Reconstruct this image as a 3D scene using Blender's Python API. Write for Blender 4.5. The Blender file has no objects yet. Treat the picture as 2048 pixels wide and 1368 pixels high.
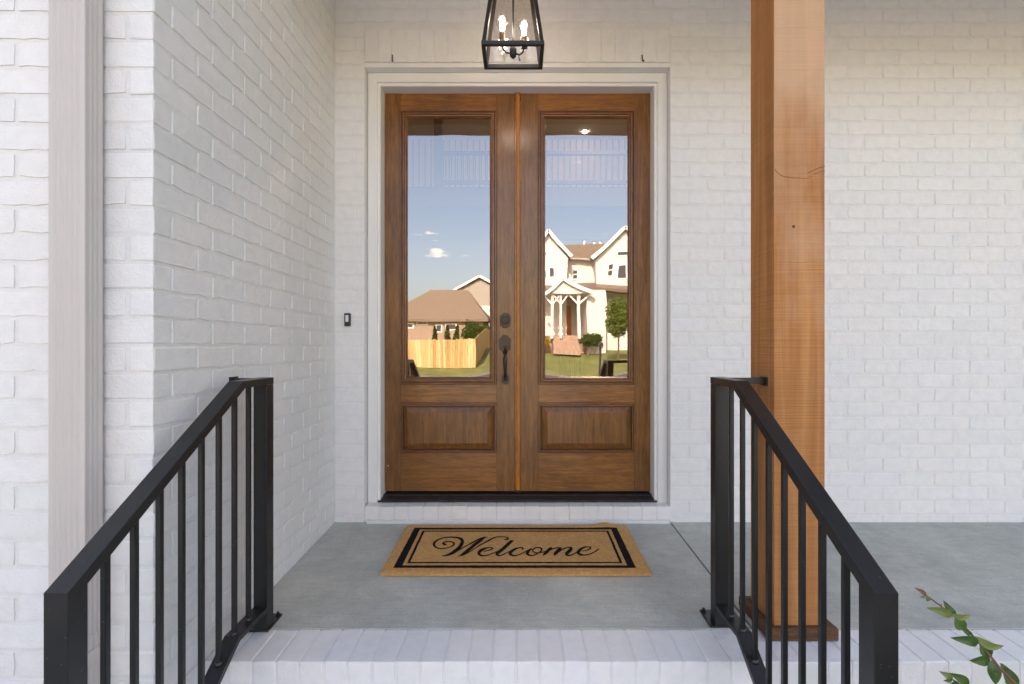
import bpy, bmesh, math, random
from mathutils import Vector, noise as mnoise

R = math.radians
random.seed(11)
SC = bpy.context.scene
COL = SC.collection

# ------------------------------------------------------------------ camera, sky, sun, exposure
EYE = 1.022
cam_d = bpy.data.cameras.new('camera'); cam = bpy.data.objects.new('camera', cam_d); COL.objects.link(cam)
cam.location = (0, 0, EYE); cam.rotation_euler = (R(90), 0, 0)
cam_d.sensor_width = 36.0; cam_d.lens = 1000 / 2048 * 36
cam_d.shift_x = -16 / 2048; cam_d.shift_y = 8 / 2048
cam_d.clip_start = 0.02; cam_d.clip_end = 5000
SC.camera = cam

SUN_EL, SUN_AZ = 38.0, 12.0            # azimuth measured from +Y (behind the house) towards -X
sx, sy, sz = -math.sin(R(SUN_AZ)) * math.cos(R(SUN_EL)), math.cos(R(SUN_AZ)) * math.cos(R(SUN_EL)), math.sin(R(SUN_EL))
world = bpy.data.worlds.new('World'); SC.world = world; world.use_nodes = True
wn = world.node_tree; wn.nodes.clear()
w_out = wn.nodes.new('ShaderNodeOutputWorld'); w_bg = wn.nodes.new('ShaderNodeBackground')
sky = wn.nodes.new('ShaderNodeTexSky'); sky.sky_type = 'NISHITA'; sky.sun_disc = False
sky.sun_elevation = R(SUN_EL); sky.sun_rotation = R(-SUN_AZ)
sky.air_density = 1.0; sky.dust_density = 3.5; sky.ozone_density = 1.0
w_bg.inputs['Strength'].default_value = 0.15
# fair-weather clouds scattered over the whole sky
w_tc = wn.nodes.new('ShaderNodeTexCoord')
w_map = wn.nodes.new('ShaderNodeMapping'); w_map.inputs['Scale'].default_value = (14, 14, 42.0); w_map.inputs['Location'].default_value = (3.55, 0.3, 1.9)
w_no = wn.nodes.new('ShaderNodeTexNoise'); w_no.inputs['Scale'].default_value = 1.6; w_no.inputs['Detail'].default_value = 7.0; w_no.inputs['Roughness'].default_value = 0.55
w_rp = wn.nodes.new('ShaderNodeValToRGB')
w_rp.color_ramp.elements[0].position = 0.685; w_rp.color_ramp.elements[0].color = (0, 0, 0, 1)
w_rp.color_ramp.elements[1].position = 0.80; w_rp.color_ramp.elements[1].color = (0.75, 0.75, 0.75, 1)
w_mx = wn.nodes.new('ShaderNodeMixRGB'); w_mx.inputs['Color2'].default_value = (7.5, 7.2, 7.0, 1)
wl = wn.links.new
wl(w_tc.outputs['Generated'], w_map.inputs['Vector']); wl(w_map.outputs['Vector'], w_no.inputs['Vector'])
w_sum = w_no.outputs['Fac']
for cd, amp in (((-0.185, -1.0, 0.222), 0.22), ((-0.158, -1.0, 0.188), 0.27), ((0.42, -1.0, 0.36), 0.24), ((-0.75, -0.8, 0.30), 0.26), ((0.9, -0.5, 0.24), 0.25), ((-0.6, 0.9, 0.4), 0.25), ((0.5, 0.9, 0.3), 0.25), ((-1.0, 0.1, 0.35), 0.24)):
    cv = Vector(cd).normalized()
    sb_ = wn.nodes.new('ShaderNodeVectorMath'); sb_.operation = 'SUBTRACT'; sb_.inputs[1].default_value = cv
    sc2 = wn.nodes.new('ShaderNodeVectorMath'); sc2.operation = 'MULTIPLY'; sc2.inputs[1].default_value = (30, 30, 75)
    ln2 = wn.nodes.new('ShaderNodeVectorMath'); ln2.operation = 'LENGTH'
    mr = wn.nodes.new('ShaderNodeMapRange'); mr.interpolation_type = 'SMOOTHSTEP'
    mr.inputs['From Min'].default_value = 0.0; mr.inputs['From Max'].default_value = 1.5; mr.inputs['To Min'].default_value = amp; mr.inputs['To Max'].default_value = 0.0
    ad2 = wn.nodes.new('ShaderNodeMath'); ad2.operation = 'ADD'
    wl(w_tc.outputs['Generated'], sb_.inputs[0]); wl(sb_.outputs[0], sc2.inputs[0]); wl(sc2.outputs[0], ln2.inputs[0]); wl(ln2.outputs['Value'], mr.inputs['Value'])
    wl(w_sum, ad2.inputs[0]); wl(mr.outputs['Result'], ad2.inputs[1]); w_sum = ad2.outputs[0]
wl(w_sum, w_rp.inputs['Fac']); wl(w_rp.outputs['Color'], w_mx.inputs['Fac'])
wl(sky.outputs['Color'], w_mx.inputs['Color1']); wl(w_mx.outputs['Color'], w_bg.inputs['Color']); wl(w_bg.outputs['Background'], w_out.inputs['Surface'])

sun_d = bpy.data.lights.new('sun', 'SUN'); sun_d.energy = 4.0; sun_d.angle = R(0.5); sun_d.color = (1.0, 0.96, 0.90)
sun = bpy.data.objects.new('sun', sun_d); COL.objects.link(sun)
sun.rotation_euler = Vector((sx, sy, sz)).to_track_quat('Z', 'Y').to_euler()

vs = SC.view_settings
vs.view_transform = 'Standard'; vs.look = 'None'; vs.exposure = 2.13; vs.gamma = 1.0; vs.use_curve_mapping = False
WB = 8350
try:
    vs.use_white_balance = True; vs.white_balance_temperature = WB; vs.white_balance_tint = 17
except Exception:
    pass
SC.render.engine = 'CYCLES'
SC.cycles.max_bounces = 10; SC.cycles.diffuse_bounces = 6; SC.cycles.glossy_bounces = 5; SC.cycles.transparent_max_bounces = 16
SC.cycles.use_denoising = True
SC.cycles.sample_clamp_indirect = 6.0

# ------------------------------------------------------------------ materials
def nodes_of(name):
    m = bpy.data.materials.new(name); m.use_nodes = True
    nt = m.node_tree; nt.nodes.clear()
    out = nt.nodes.new('ShaderNodeOutputMaterial'); b = nt.nodes.new('ShaderNodeBsdfPrincipled')
    nt.links.new(b.outputs['BSDF'], out.inputs['Surface'])
    return m, nt, b, out

def n(nt, kind, **kw):
    x = nt.nodes.new(kind)
    for k, v in kw.items():
        if k in x.inputs: x.inputs[k].default_value = v
        else: setattr(x, k, v)
    return x

def pos(nt, scale=(1, 1, 1), loc=(0, 0, 0)):
    g = nt.nodes.new('ShaderNodeNewGeometry'); m = nt.nodes.new('ShaderNodeMapping')
    m.inputs['Scale'].default_value = scale; m.inputs['Location'].default_value = loc
    nt.links.new(g.outputs['Position'], m.inputs['Vector'])
    return m.outputs['Vector']

def noise_tex(nt, vec, scale, detail=4.0, rough=0.55, dist=0.0):
    t = n(nt, 'ShaderNodeTexNoise', Scale=scale, Detail=detail, Roughness=rough, Distortion=dist)
    nt.links.new(vec, t.inputs['Vector']); return t.outputs['Fac']

def ramp(nt, fac, stops):
    r = nt.nodes.new('ShaderNodeValToRGB'); e = r.color_ramp.elements
    while len(e) < len(stops): e.new(0.5)
    for el, (p, c) in zip(e, stops):
        el.position = p; el.color = (c[0], c[1], c[2], 1) if len(c) == 3 else c
    nt.links.new(fac, r.inputs['Fac']); return r.outputs['Color']

def mix(nt, a, b, fac=0.5, mode='MIX'):
    m = nt.nodes.new('ShaderNodeMixRGB'); m.blend_type = mode
    for k, v in (('Color1', a), ('Color2', b), ('Fac', fac)):
        if hasattr(v, 'links') or hasattr(v, 'is_output'): nt.links.new(v, m.inputs[k])
        else: m.inputs[k].default_value = v if k == 'Fac' else (v[0], v[1], v[2], 1)
    return m.outputs['Color']

def bump(nt, b, hs, dist=0.01, strength=1.0):
    """hs: list of (height socket, distance)"""
    prev = None
    for h, d in hs:
        bp = nt.nodes.new('ShaderNodeBump'); bp.inputs['Strength'].default_value = strength; bp.inputs['Distance'].default_value = d
        nt.links.new(h, bp.inputs['Height'])
        if prev is not None: nt.links.new(prev, bp.inputs['Normal'])
        prev = bp.outputs['Normal']
    nt.links.new(prev, b.inputs['Normal'])

def simple(name, col, rough=0.6, metal=0.0, var=0.12, scale=8.0, bd=0.0, bscale=80.0, spec=0.5, stretch=(1, 1, 1)):
    m, nt, b, o = nodes_of(name)
    v = pos(nt, stretch)
    f = noise_tex(nt, v, scale, 5.0)
    lo = tuple(c * (1 - var) for c in col); hi = tuple(min(1, c * (1 + var)) for c in col)
    nt.links.new(ramp(nt, f, [(0.3, lo), (0.7, hi)]), b.inputs['Base Color'])
    b.inputs['Roughness'].default_value = rough; b.inputs['Metallic'].default_value = metal; b.inputs['Specular IOR Level'].default_value = spec
    if bd: bump(nt, b, [(noise_tex(nt, v, bscale, 4.0), bd)])
    return m

M = {}
def painted_brick(name, base, warm):
    m, nt, b, o = nodes_of(name)
    v = pos(nt)
    big = noise_tex(nt, v, 2.3, 3.0); med = noise_tex(nt, v, 22.0, 5.0); fine = noise_tex(nt, v, 140.0, 4.0)
    brush = noise_tex(nt, pos(nt, (60, 60, 260)), 1.0, 3.0)
    c = ramp(nt, big, [(0.35, base), (0.65, warm)])
    c = mix(nt, c, ramp(nt, med, [(0.3, (0.93, 0.93, 0.94)), (0.6, (1, 1, 1))]), 0.8, 'MULTIPLY')
    # pinholes and chips that the paint has not filled
    vo = n(nt, 'ShaderNodeTexVoronoi', Scale=30.0); nt.links.new(v, vo.inputs['Vector'])
    pit = ramp(nt, vo.outputs['Distance'], [(0.035, (0.30, 0.28, 0.26)), (0.06, (1, 1, 1))])
    gate = ramp(nt, noise_tex(nt, v, 13.0, 2.0), [(0.66, (0, 0, 0)), (0.70, (1, 1, 1))])
    c = mix(nt, c, mix(nt, c, pit, 1.0, 'MULTIPLY'), gate)
    oi = nt.nodes.new('ShaderNodeObjectInfo')
    c = mix(nt, c, ramp(nt, oi.outputs['Random'], [(0.0, (0.955, 0.955, 0.96)), (0.25, (1.0, 0.985, 0.98)), (0.5, (0.975, 0.985, 0.98)), (0.75, (1.0, 0.98, 0.995)), (1.0, (1.01, 1.01, 1.01))]), 1.0, 'MULTIPLY')
    nt.links.new(c, b.inputs['Base Color'])
    b.inputs['Roughness'].default_value = 0.42; b.inputs['Specular IOR Level'].default_value = 0.4
    bump(nt, b, [(med, 0.0034), (fine, 0.0020), (brush, 0.0006)])
    return m
M['brick'] = painted_brick('white painted brick', (0.80, 0.80, 0.80), (0.82, 0.805, 0.79))
M['mortar'] = painted_brick('white painted mortar', (0.77, 0.77, 0.765), (0.79, 0.775, 0.755))
M['trim'] = simple('white trim paint', (0.80, 0.79, 0.775), 0.35, var=0.02, scale=3, bd=0.0006, bscale=60, stretch=(1, 1, 1))

def concrete(name, c0, c1):
    m, nt, b, o = nodes_of(name)
    v = pos(nt); vb = pos(nt, (1.4, 9.0, 1), (0.3, 0, 0))
    g = nt.nodes.new('ShaderNodeNewGeometry'); mp = nt.nodes.new('ShaderNodeMapping'); mp.inputs['Rotation'].default_value = (0, 0, R(28)); mp.inputs['Scale'].default_value = (6, 90, 1)
    nt.links.new(g.outputs['Position'], mp.inputs['Vector'])
    broom = noise_tex(nt, mp.outputs['Vector'], 1.0, 5.0, 0.6)
    big = noise_tex(nt, v, 2.6, 6.0, 0.6); med = noise_tex(nt, v, 14.0, 6.0, 0.65); fine = noise_tex(nt, v, 220.0, 3.0)
    c = ramp(nt, big, [(0.30, c0), (0.70, c1)])
    c = mix(nt, c, ramp(nt, med, [(0.32, (0.80, 0.81, 0.80)), (0.68, (1.12, 1.11, 1.10))]), 0.6, 'MULTIPLY')
    c = mix(nt, c, ramp(nt, broom, [(0.35, (0.90, 0.90, 0.90)), (0.65, (1.10, 1.10, 1.10))]), 0.6, 'MULTIPLY')
    c = mix(nt, c, ramp(nt, noise_tex(nt, v, 160.0, 2.0, 0.7), [(0.30, (0.72, 0.72, 0.72)), (0.5, (1, 1, 1)), (0.72, (1.22, 1.22, 1.2))]), 0.55, 'MULTIPLY')
    # pale splashes of wall paint and lime bloom
    spot = ramp(nt, noise_tex(nt, v, 26.0, 3.0, 0.7), [(0.68, (0, 0, 0)), (0.76, (1, 1, 1))])
    c = mix(nt, c, (0.70, 0.69, 0.67), mix(nt, (0, 0, 0), spot, 0.45))
    nt.links.new(c, b.inputs['Base Color']); b.inputs['Roughness'].default_value = 0.78
    bump(nt, b, [(broom, 0.0015), (fine, 0.0012), (med, 0.002)])
    return m
M['concrete'] = concrete('grey broomed concrete', (0.39, 0.400, 0.370), (0.54, 0.545, 0.500))

def wood(name, dark, mid, light, axis='z', rough=0.40, coat=0.8, freq=1.0, bd=0.0006):
    m, nt, b, o = nodes_of(name)
    s = {'z': (52, 52, 4.2), 'x': (4.2, 52, 52)}[axis]
    s = tuple(q * freq for q in s)
    v = pos(nt, s); v2 = pos(nt, tuple(q * 4.5 for q in s), (3, 1, 2))
    g1 = noise_tex(nt, v, 1.0, 5.0, 0.6, 0.6); g2 = noise_tex(nt, v2, 1.0, 4.0, 0.65, 0.2)
    big = noise_tex(nt, pos(nt), 3.2, 3.0)
    c = ramp(nt, g1, [(0.15, dark), (0.5, mid), (0.90, light)])
    c = mix(nt, c, ramp(nt, g2, [(0.36, (0.52, 0.48, 0.44)), (0.56, (1, 1, 1))]), 0.65, 'MULTIPLY')
    c = mix(nt, c, ramp(nt, big, [(0.32, (0.72, 0.70, 0.69)), (0.68, (1.10, 1.09, 1.08))]), 0.8, 'MULTIPLY')
    nt.links.new(c, b.inputs['Base Color']); b.inputs['Roughness'].default_value = rough
    b.inputs['Coat Weight'].default_value = coat; b.inputs['Coat Roughness'].default_value = 0.24; b.inputs['Coat IOR'].default_value = 1.5; b.inputs['Specular IOR Level'].default_value = 0.25
    bump(nt, b, [(g2, bd), (g1, bd * 0.6)])
    return m
M['door_v'] = wood('stained door wood upright grain', (0.085, 0.031, 0.0065), (0.225, 0.085, 0.0160), (0.38, 0.162, 0.034), 'z')
M['door_h'] = wood('stained door wood level grain', (0.105, 0.038, 0.0075), (0.280, 0.104, 0.0195), (0.45, 0.192, 0.041), 'x')
M['mould_v'] = wood('dark glazed moulding upright', (0.10, 0.032, 0.009), (0.26, 0.092, 0.024), (0.52, 0.21, 0.060), 'z', 0.25, 1.0, 2.0)
M['mould_h'] = wood('dark glazed moulding level', (0.10, 0.032, 0.009), (0.26, 0.092, 0.024), (0.52, 0.21, 0.060), 'x', 0.25, 1.0, 2.0)
M['glaze'] = simple('dark wiped glaze in the moulding grooves', (0.050, 0.018, 0.007), 0.35, var=0.4, scale=30)
M['astragal'] = wood('orange stained astragal wood', (0.40, 0.130, 0.016), (0.54, 0.182, 0.024), (0.62, 0.235, 0.04), 'z', 0.3, 0.4)

def cedar():
    m, nt, b, o = nodes_of('rough sawn stained cedar')
    v = pos(nt, (22, 22, 0.9)); v2 = pos(nt, (120, 120, 3.0)); saw = pos(nt, (2.0, 2.0, 190.0)); saw2 = pos(nt, (7.0, 7.0, 420.0), (2, 3, 4))
    g1 = noise_tex(nt, v, 1.0, 5.0, 0.6, 0.8); g2 = noise_tex(nt, v2, 1.0, 3.0); k1 = noise_tex(nt, saw, 1.0, 3.0, 0.6); k2 = noise_tex(nt, saw2, 1.0, 2.0)
    big = noise_tex(nt, pos(nt), 2.1, 4.0)
    c = ramp(nt, g1, [(0.25, (0.36, 0.132, 0.034)), (0.5, (0.50, 0.200, 0.060)), (0.75, (0.62, 0.280, 0.098))])
    c = mix(nt, c, ramp(nt, k1, [(0.36, (0.84, 0.81, 0.78)), (0.60, (1.04, 1.04, 1.04))]), 0.6, 'MULTIPLY')
    c = mix(nt, c, ramp(nt, g2, [(0.35, (0.86, 0.84, 0.82)), (0.6, (1, 1, 1))]), 0.25, 'MULTIPLY')
    c = mix(nt, c, ramp(nt, big, [(0.3, (0.82, 0.80, 0.78)), (0.7, (1.1, 1.1, 1.1))]), 0.6, 'MULTIPLY')
    # bright glare painted into the colour: paler in patches, most of it higher up
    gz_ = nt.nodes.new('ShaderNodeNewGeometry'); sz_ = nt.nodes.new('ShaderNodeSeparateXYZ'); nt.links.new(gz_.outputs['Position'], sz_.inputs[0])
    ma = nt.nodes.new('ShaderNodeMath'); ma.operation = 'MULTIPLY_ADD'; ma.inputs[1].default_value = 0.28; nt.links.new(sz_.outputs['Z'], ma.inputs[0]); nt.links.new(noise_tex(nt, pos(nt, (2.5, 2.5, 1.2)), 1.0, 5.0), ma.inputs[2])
    glare = ramp(nt, ma.outputs[0], [(0.80, (0, 0, 0)), (1.20, (0.78, 0.78, 0.78))])
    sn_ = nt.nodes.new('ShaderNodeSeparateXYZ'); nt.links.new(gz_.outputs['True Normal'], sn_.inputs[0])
    fc = nt.nodes.new('ShaderNodeMath'); fc.operation = 'MULTIPLY'; fc.use_clamp = True; fc.inputs[1].default_value = -1.0; nt.links.new(sn_.outputs['Y'], fc.inputs[0])   # painted glare kept to the street side
    c = mix(nt, c, mix(nt, c, (0.64, 0.42, 0.275), 0.85), mix(nt, (0, 0, 0), glare, fc.outputs[0]))
    nt.links.new(c, b.inputs['Base Color']); b.inputs['Roughness'].default_value = 0.72
    bump(nt, b, [(k1, 0.0028), (k2, 0.0012), (g2, 0.001)])
    return m
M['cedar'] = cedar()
M['cedar_dark'] = wood('dark stained base board', (0.075, 0.034, 0.016), (0.155, 0.073, 0.034), (0.26, 0.135, 0.072), 'x', 0.6, 0.0, 1.2, 0.002)
M['crack'] = simple('dark knot crack', (0.20, 0.085, 0.03), 0.9)

def black_metal():
    m, nt, b, o = nodes_of('black satin powder coat')
    v = pos(nt)
    vo = n(nt, 'ShaderNodeTexVoronoi', Scale=70.0); nt.links.new(v, vo.inputs['Vector'])
    sp = ramp(nt, vo.outputs['Distance'], [(0.05, (1, 1, 1)), (0.10, (0, 0, 0))])
    gate = ramp(nt, noise_tex(nt, v, 21.0, 2.0), [(0.46, (0, 0, 0)), (0.56, (1, 1, 1))])
    f = mix(nt, sp, gate, 1.0, 'MULTIPLY')
    nt.links.new(mix(nt, (0.011, 0.0115, 0.012), (0.16, 0.155, 0.15), f), b.inputs['Base Color'])
    nt.links.new(ramp(nt, noise_tex(nt, v, 18.0, 4.0), [(0.3, (0.30, 0.30, 0.30)), (0.7, (0.44, 0.44, 0.44))]), b.inputs['Roughness'])
    b.inputs['Specular IOR Level'].default_value = 0.5
    bump(nt, b, [(noise_tex(nt, v, 350.0, 2.0), 0.0004)])
    return m
M['black'] = black_metal()
M['weld'] = simple('bare weld metal under black paint', (0.05, 0.05, 0.052), 0.28, 0.6, bd=0.001, bscale=200)
M['bronze'] = simple('oil rubbed bronze', (0.040, 0.033, 0.028), 0.33, 0.55, var=0.2, scale=30)
M['lamp_metal'] = simple('matt black lantern metal', (0.022, 0.022, 0.023), 0.45, 0.2, var=0.2, scale=40)
M['sleeve'] = simple('bronze candle sleeve', (0.20, 0.135, 0.085), 0.4, 0.3)
M['threshold'] = simple('black rubbed threshold metal', (0.020, 0.019, 0.018), 0.45, 0.1, var=0.5, scale=18, bd=0.001, bscale=60)
M['gutter'] = simple('ribbed almond painted aluminium', (0.57, 0.515, 0.49), 0.45, 0.0, var=0.015, scale=3)
M['white_plastic'] = simple('white plastic', (0.8, 0.8, 0.8), 0.4)
M['rubber'] = simple('black gasket rubber', (0.012, 0.011, 0.010), 0.7)

def glass(name, refl, tint, rough=0.0, seeded=False):
    m = bpy.data.materials.new(name); m.use_nodes = True; nt = m.node_tree; nt.nodes.clear()
    out = nt.nodes.new('ShaderNodeOutputMaterial'); mx = nt.nodes.new('ShaderNodeMixShader')
    tr = nt.nodes.new('ShaderNodeBsdfTransparent'); gl = nt.nodes.new('ShaderNodeBsdfGlossy')
    tr.inputs['Color'].default_value = (*tint, 1); gl.inputs['Roughness'].default_value = rough
    gl.inputs['Color'].default_value = (0.96, 0.965, 1.0, 1)
    mx.inputs['Fac'].default_value = refl
    if seeded:
        v = pos(nt); vo = n(nt, 'ShaderNodeTexVoronoi', Scale=75.0); nt.links.new(v, vo.inputs['Vector'])
        seeds = ramp(nt, vo.outputs['Distance'], [(0.10, (0.55, 0.50, 0.45)), (0.24, tint)])
        gate = ramp(nt, noise_tex(nt, v, 30.0, 1.0), [(0.50, (0, 0, 0)), (0.56, (1, 1, 1))])
        nt.links.new(mix(nt, tint, seeds, gate), tr.inputs['Color'])
        bp = nt.nodes.new('ShaderNodeBump'); bp.inputs['Distance'].default_value = 0.004
        nt.links.new(noise_tex(nt, v, 26.0, 2.0), bp.inputs['Height']); nt.links.new(bp.outputs['Normal'], gl.inputs['Normal'])
    nt.links.new(tr.outputs[0], mx.inputs[1]); nt.links.new(gl.outputs[0], mx.inputs[2]); nt.links.new(mx.outputs[0], out.inputs['Surface'])
    return m
M['glass'] = glass('coated double glazing', 0.26, (0.62, 0.60, 0.58))
M['seeded'] = glass('seeded lantern glass', 0.10, (0.93, 0.90, 0.86), 0.02, True)
M['bulb_glass'] = glass('clear bulb glass', 0.14, (0.94, 0.94, 0.95))

def emit(name, col, strength):
    m = bpy.data.materials.new(name); m.use_nodes = True; nt = m.node_tree; nt.nodes.clear()
    o = nt.nodes.new('ShaderNodeOutputMaterial'); e = nt.nodes.new('ShaderNodeEmission')
    e.inputs['Color'].default_value = (*col, 1); e.inputs['Strength'].default_value = strength
    nt.links.new(e.outputs[0], o.inputs['Surface']); return m
M['filament'] = emit('lit lamp filament', (0.92, 0.95, 1.0), 14.0)
M['downlight'] = emit('lit ceiling downlight', (1.0, 0.93, 0.82), 14.0)

def coir():
    m, nt, b, o = nodes_of('tan coir fibre')
    v = pos(nt); f1 = noise_tex(nt, v, 420.0, 3.0); f2 = noise_tex(nt, v, 60.0, 4.0); f3 = noise_tex(nt, v, 9.0, 3.0)
    c = ramp(nt, f1, [(0.25, (0.40, 0.19, 0.058)), (0.5, (0.68, 0.375, 0.145)), (0.75, (0.84, 0.52, 0.24))])
    c = mix(nt, c, ramp(nt, f2, [(0.3, (0.78, 0.74, 0.70)), (0.65, (1.08, 1.06, 1.03))]), 0.7, 'MULTIPLY')
    c = mix(nt, c, ramp(nt, f3, [(0.3, (0.92, 0.90, 0.88)), (0.65, (1.06, 1.06, 1.06))]), 0.7, 'MULTIPLY')
    nt.links.new(c, b.inputs['Base Color']); b.inputs['Roughness'].default_value = 0.95; b.inputs['Specular IOR Level'].default_value = 0.1
    bump(nt, b, [(f1, 0.003), (f2, 0.002)])
    return m
M['coir'] = coir()
M['print'] = simple('black printed coir fibre', (0.013, 0.012, 0.012), 0.95, var=0.5, scale=300, bd=0.003, bscale=420, spec=0.1)

def leaf_mat(name, c0, c1, rough=0.35, trans=0.25):
    m, nt, b, o = nodes_of(name)
    v = pos(nt)
    nt.links.new(ramp(nt, noise_tex(nt, v, 35.0, 4.0), [(0.3, c0), (0.7, c1)]), b.inputs['Base Color'])
    b.inputs['Roughness'].default_value = rough
    t = nt.nodes.new('ShaderNodeBsdfTranslucent'); t.inputs['Color'].default_value = (c1[0] * 1.3, c1[1] * 1.4, c1[2] * 0.7, 1)
    mx = nt.nodes.new('ShaderNodeMixShader'); mx.inputs['Fac'].default_value = trans
    nt.links.new(b.outputs[0], mx.inputs[1]); nt.links.new(t.outputs[0], mx.inputs[2]); nt.links.new(mx.outputs[0], o.inputs['Surface'])
    return m
M['leaf_dark'] = leaf_mat('dark green leaf', (0.035, 0.085, 0.022), (0.080, 0.160, 0.040))
M['leaf_light'] = leaf_mat('young green leaf', (0.105, 0.155, 0.040), (0.22, 0.27, 0.090))
M['leaf_brown'] = leaf_mat('reddish brown bud leaf', (0.15, 0.075, 0.045), (0.26, 0.16, 0.09))
M['stem'] = simple('reddish stem bark', (0.17, 0.065, 0.042), 0.6, var=0.25, scale=60)
M['tree_leaf'] = leaf_mat('garden tree leaf', (0.085, 0.13, 0.025), (0.17, 0.22, 0.055), 0.5, 0.3)
M['hedge_leaf'] = leaf_mat('evergreen hedge leaf', (0.025, 0.065, 0.012), (0.065, 0.125, 0.022), 0.6, 0.2)
M['yellow_leaf'] = leaf_mat('yellow bush leaf', (0.28, 0.22, 0.02), (0.48, 0.36, 0.04), 0.5, 0.3)
M['bark'] = simple('brown bark', (0.13, 0.085, 0.055), 0.85, var=0.3, scale=20)
M['lawn'] = simple('mown lawn grass', (0.15, 0.168, 0.045), 0.9, var=0.38, scale=1.3, bd=0.02, bscale=30)
M['asphalt'] = simple('street asphalt', (0.07, 0.07, 0.072), 0.85, var=0.2, scale=3)
M['bounce_concrete'] = simple('pale driveway concrete', (0.35, 0.345, 0.335), 0.85, var=0.12, scale=2, bd=0.002, bscale=60)  # pale tone of the added paving that reflects light to the porch
M['kerb'] = simple('weathered kerb stone', (0.17, 0.165, 0.155), 0.85, var=0.2, scale=4)
M['soil'] = simple('dark mulch', (0.055, 0.035, 0.024), 0.95, var=0.4, scale=30, bd=0.02, bscale=40)
M['fence_wood'] = simple('new pine fence board', (0.58, 0.37, 0.16), 0.8, var=0.22, scale=5.0, stretch=(4, 4, 0.5))
M['fence_wood1'] = simple('pale pine fence board', (0.66, 0.47, 0.24), 0.8, var=0.2, scale=5.0, stretch=(4, 4, 0.5))
M['fence_wood2'] = simple('dark pine fence board', (0.46, 0.27, 0.105), 0.8, var=0.22, scale=5.0, stretch=(4, 4, 0.5))
M['siding'] = simple('white board and batten siding', (0.62, 0.60, 0.57), 0.6, var=0.03, scale=1)
M['beige'] = simple('beige lap siding', (0.34, 0.30, 0.26), 0.7, var=0.05, scale=2)
M['tan_brick'] = simple('tan house brick', (0.33, 0.235, 0.18), 0.85, var=0.25, scale=12)
M['roof'] = simple('brown asphalt shingle', (0.20, 0.150, 0.108), 0.9, var=0.25, scale=6)
M['metal_roof'] = simple('bronze metal roof', (0.16, 0.105, 0.075), 0.45, 0.3, var=0.15)
M['dark_glass'] = simple('dark house window glass', (0.045, 0.05, 0.055), 0.08, var=0.1)
M['shade'] = simple('closed window blind', (0.62, 0.66, 0.58), 0.6, var=0.04)
M['red_brick'] = simple('red paver brick', (0.36, 0.24, 0.18), 0.85, var=0.3, scale=18)
M['tan_wall'] = simple('tan interior paint', (0.42, 0.32, 0.21), 0.7, var=0.03, scale=1)
M['batten'] = simple('dark stained baluster wood', (0.045, 0.026, 0.016), 0.5, var=0.2)
M['floor_wood'] = simple('oak floor', (0.24, 0.14, 0.075), 0.35, var=0.2, scale=4)
M['ceiling'] = simple('porch ceiling paint', (0.80, 0.80, 0.81), 0.7, var=0.02, scale=1)
M['beam'] = simple('stained porch beam', (0.20, 0.115, 0.055), 0.6, var=0.2, scale=6)
M['plastic_dark'] = simple('dark mailbox plastic', (0.02, 0.02, 0.022), 0.4)

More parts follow.
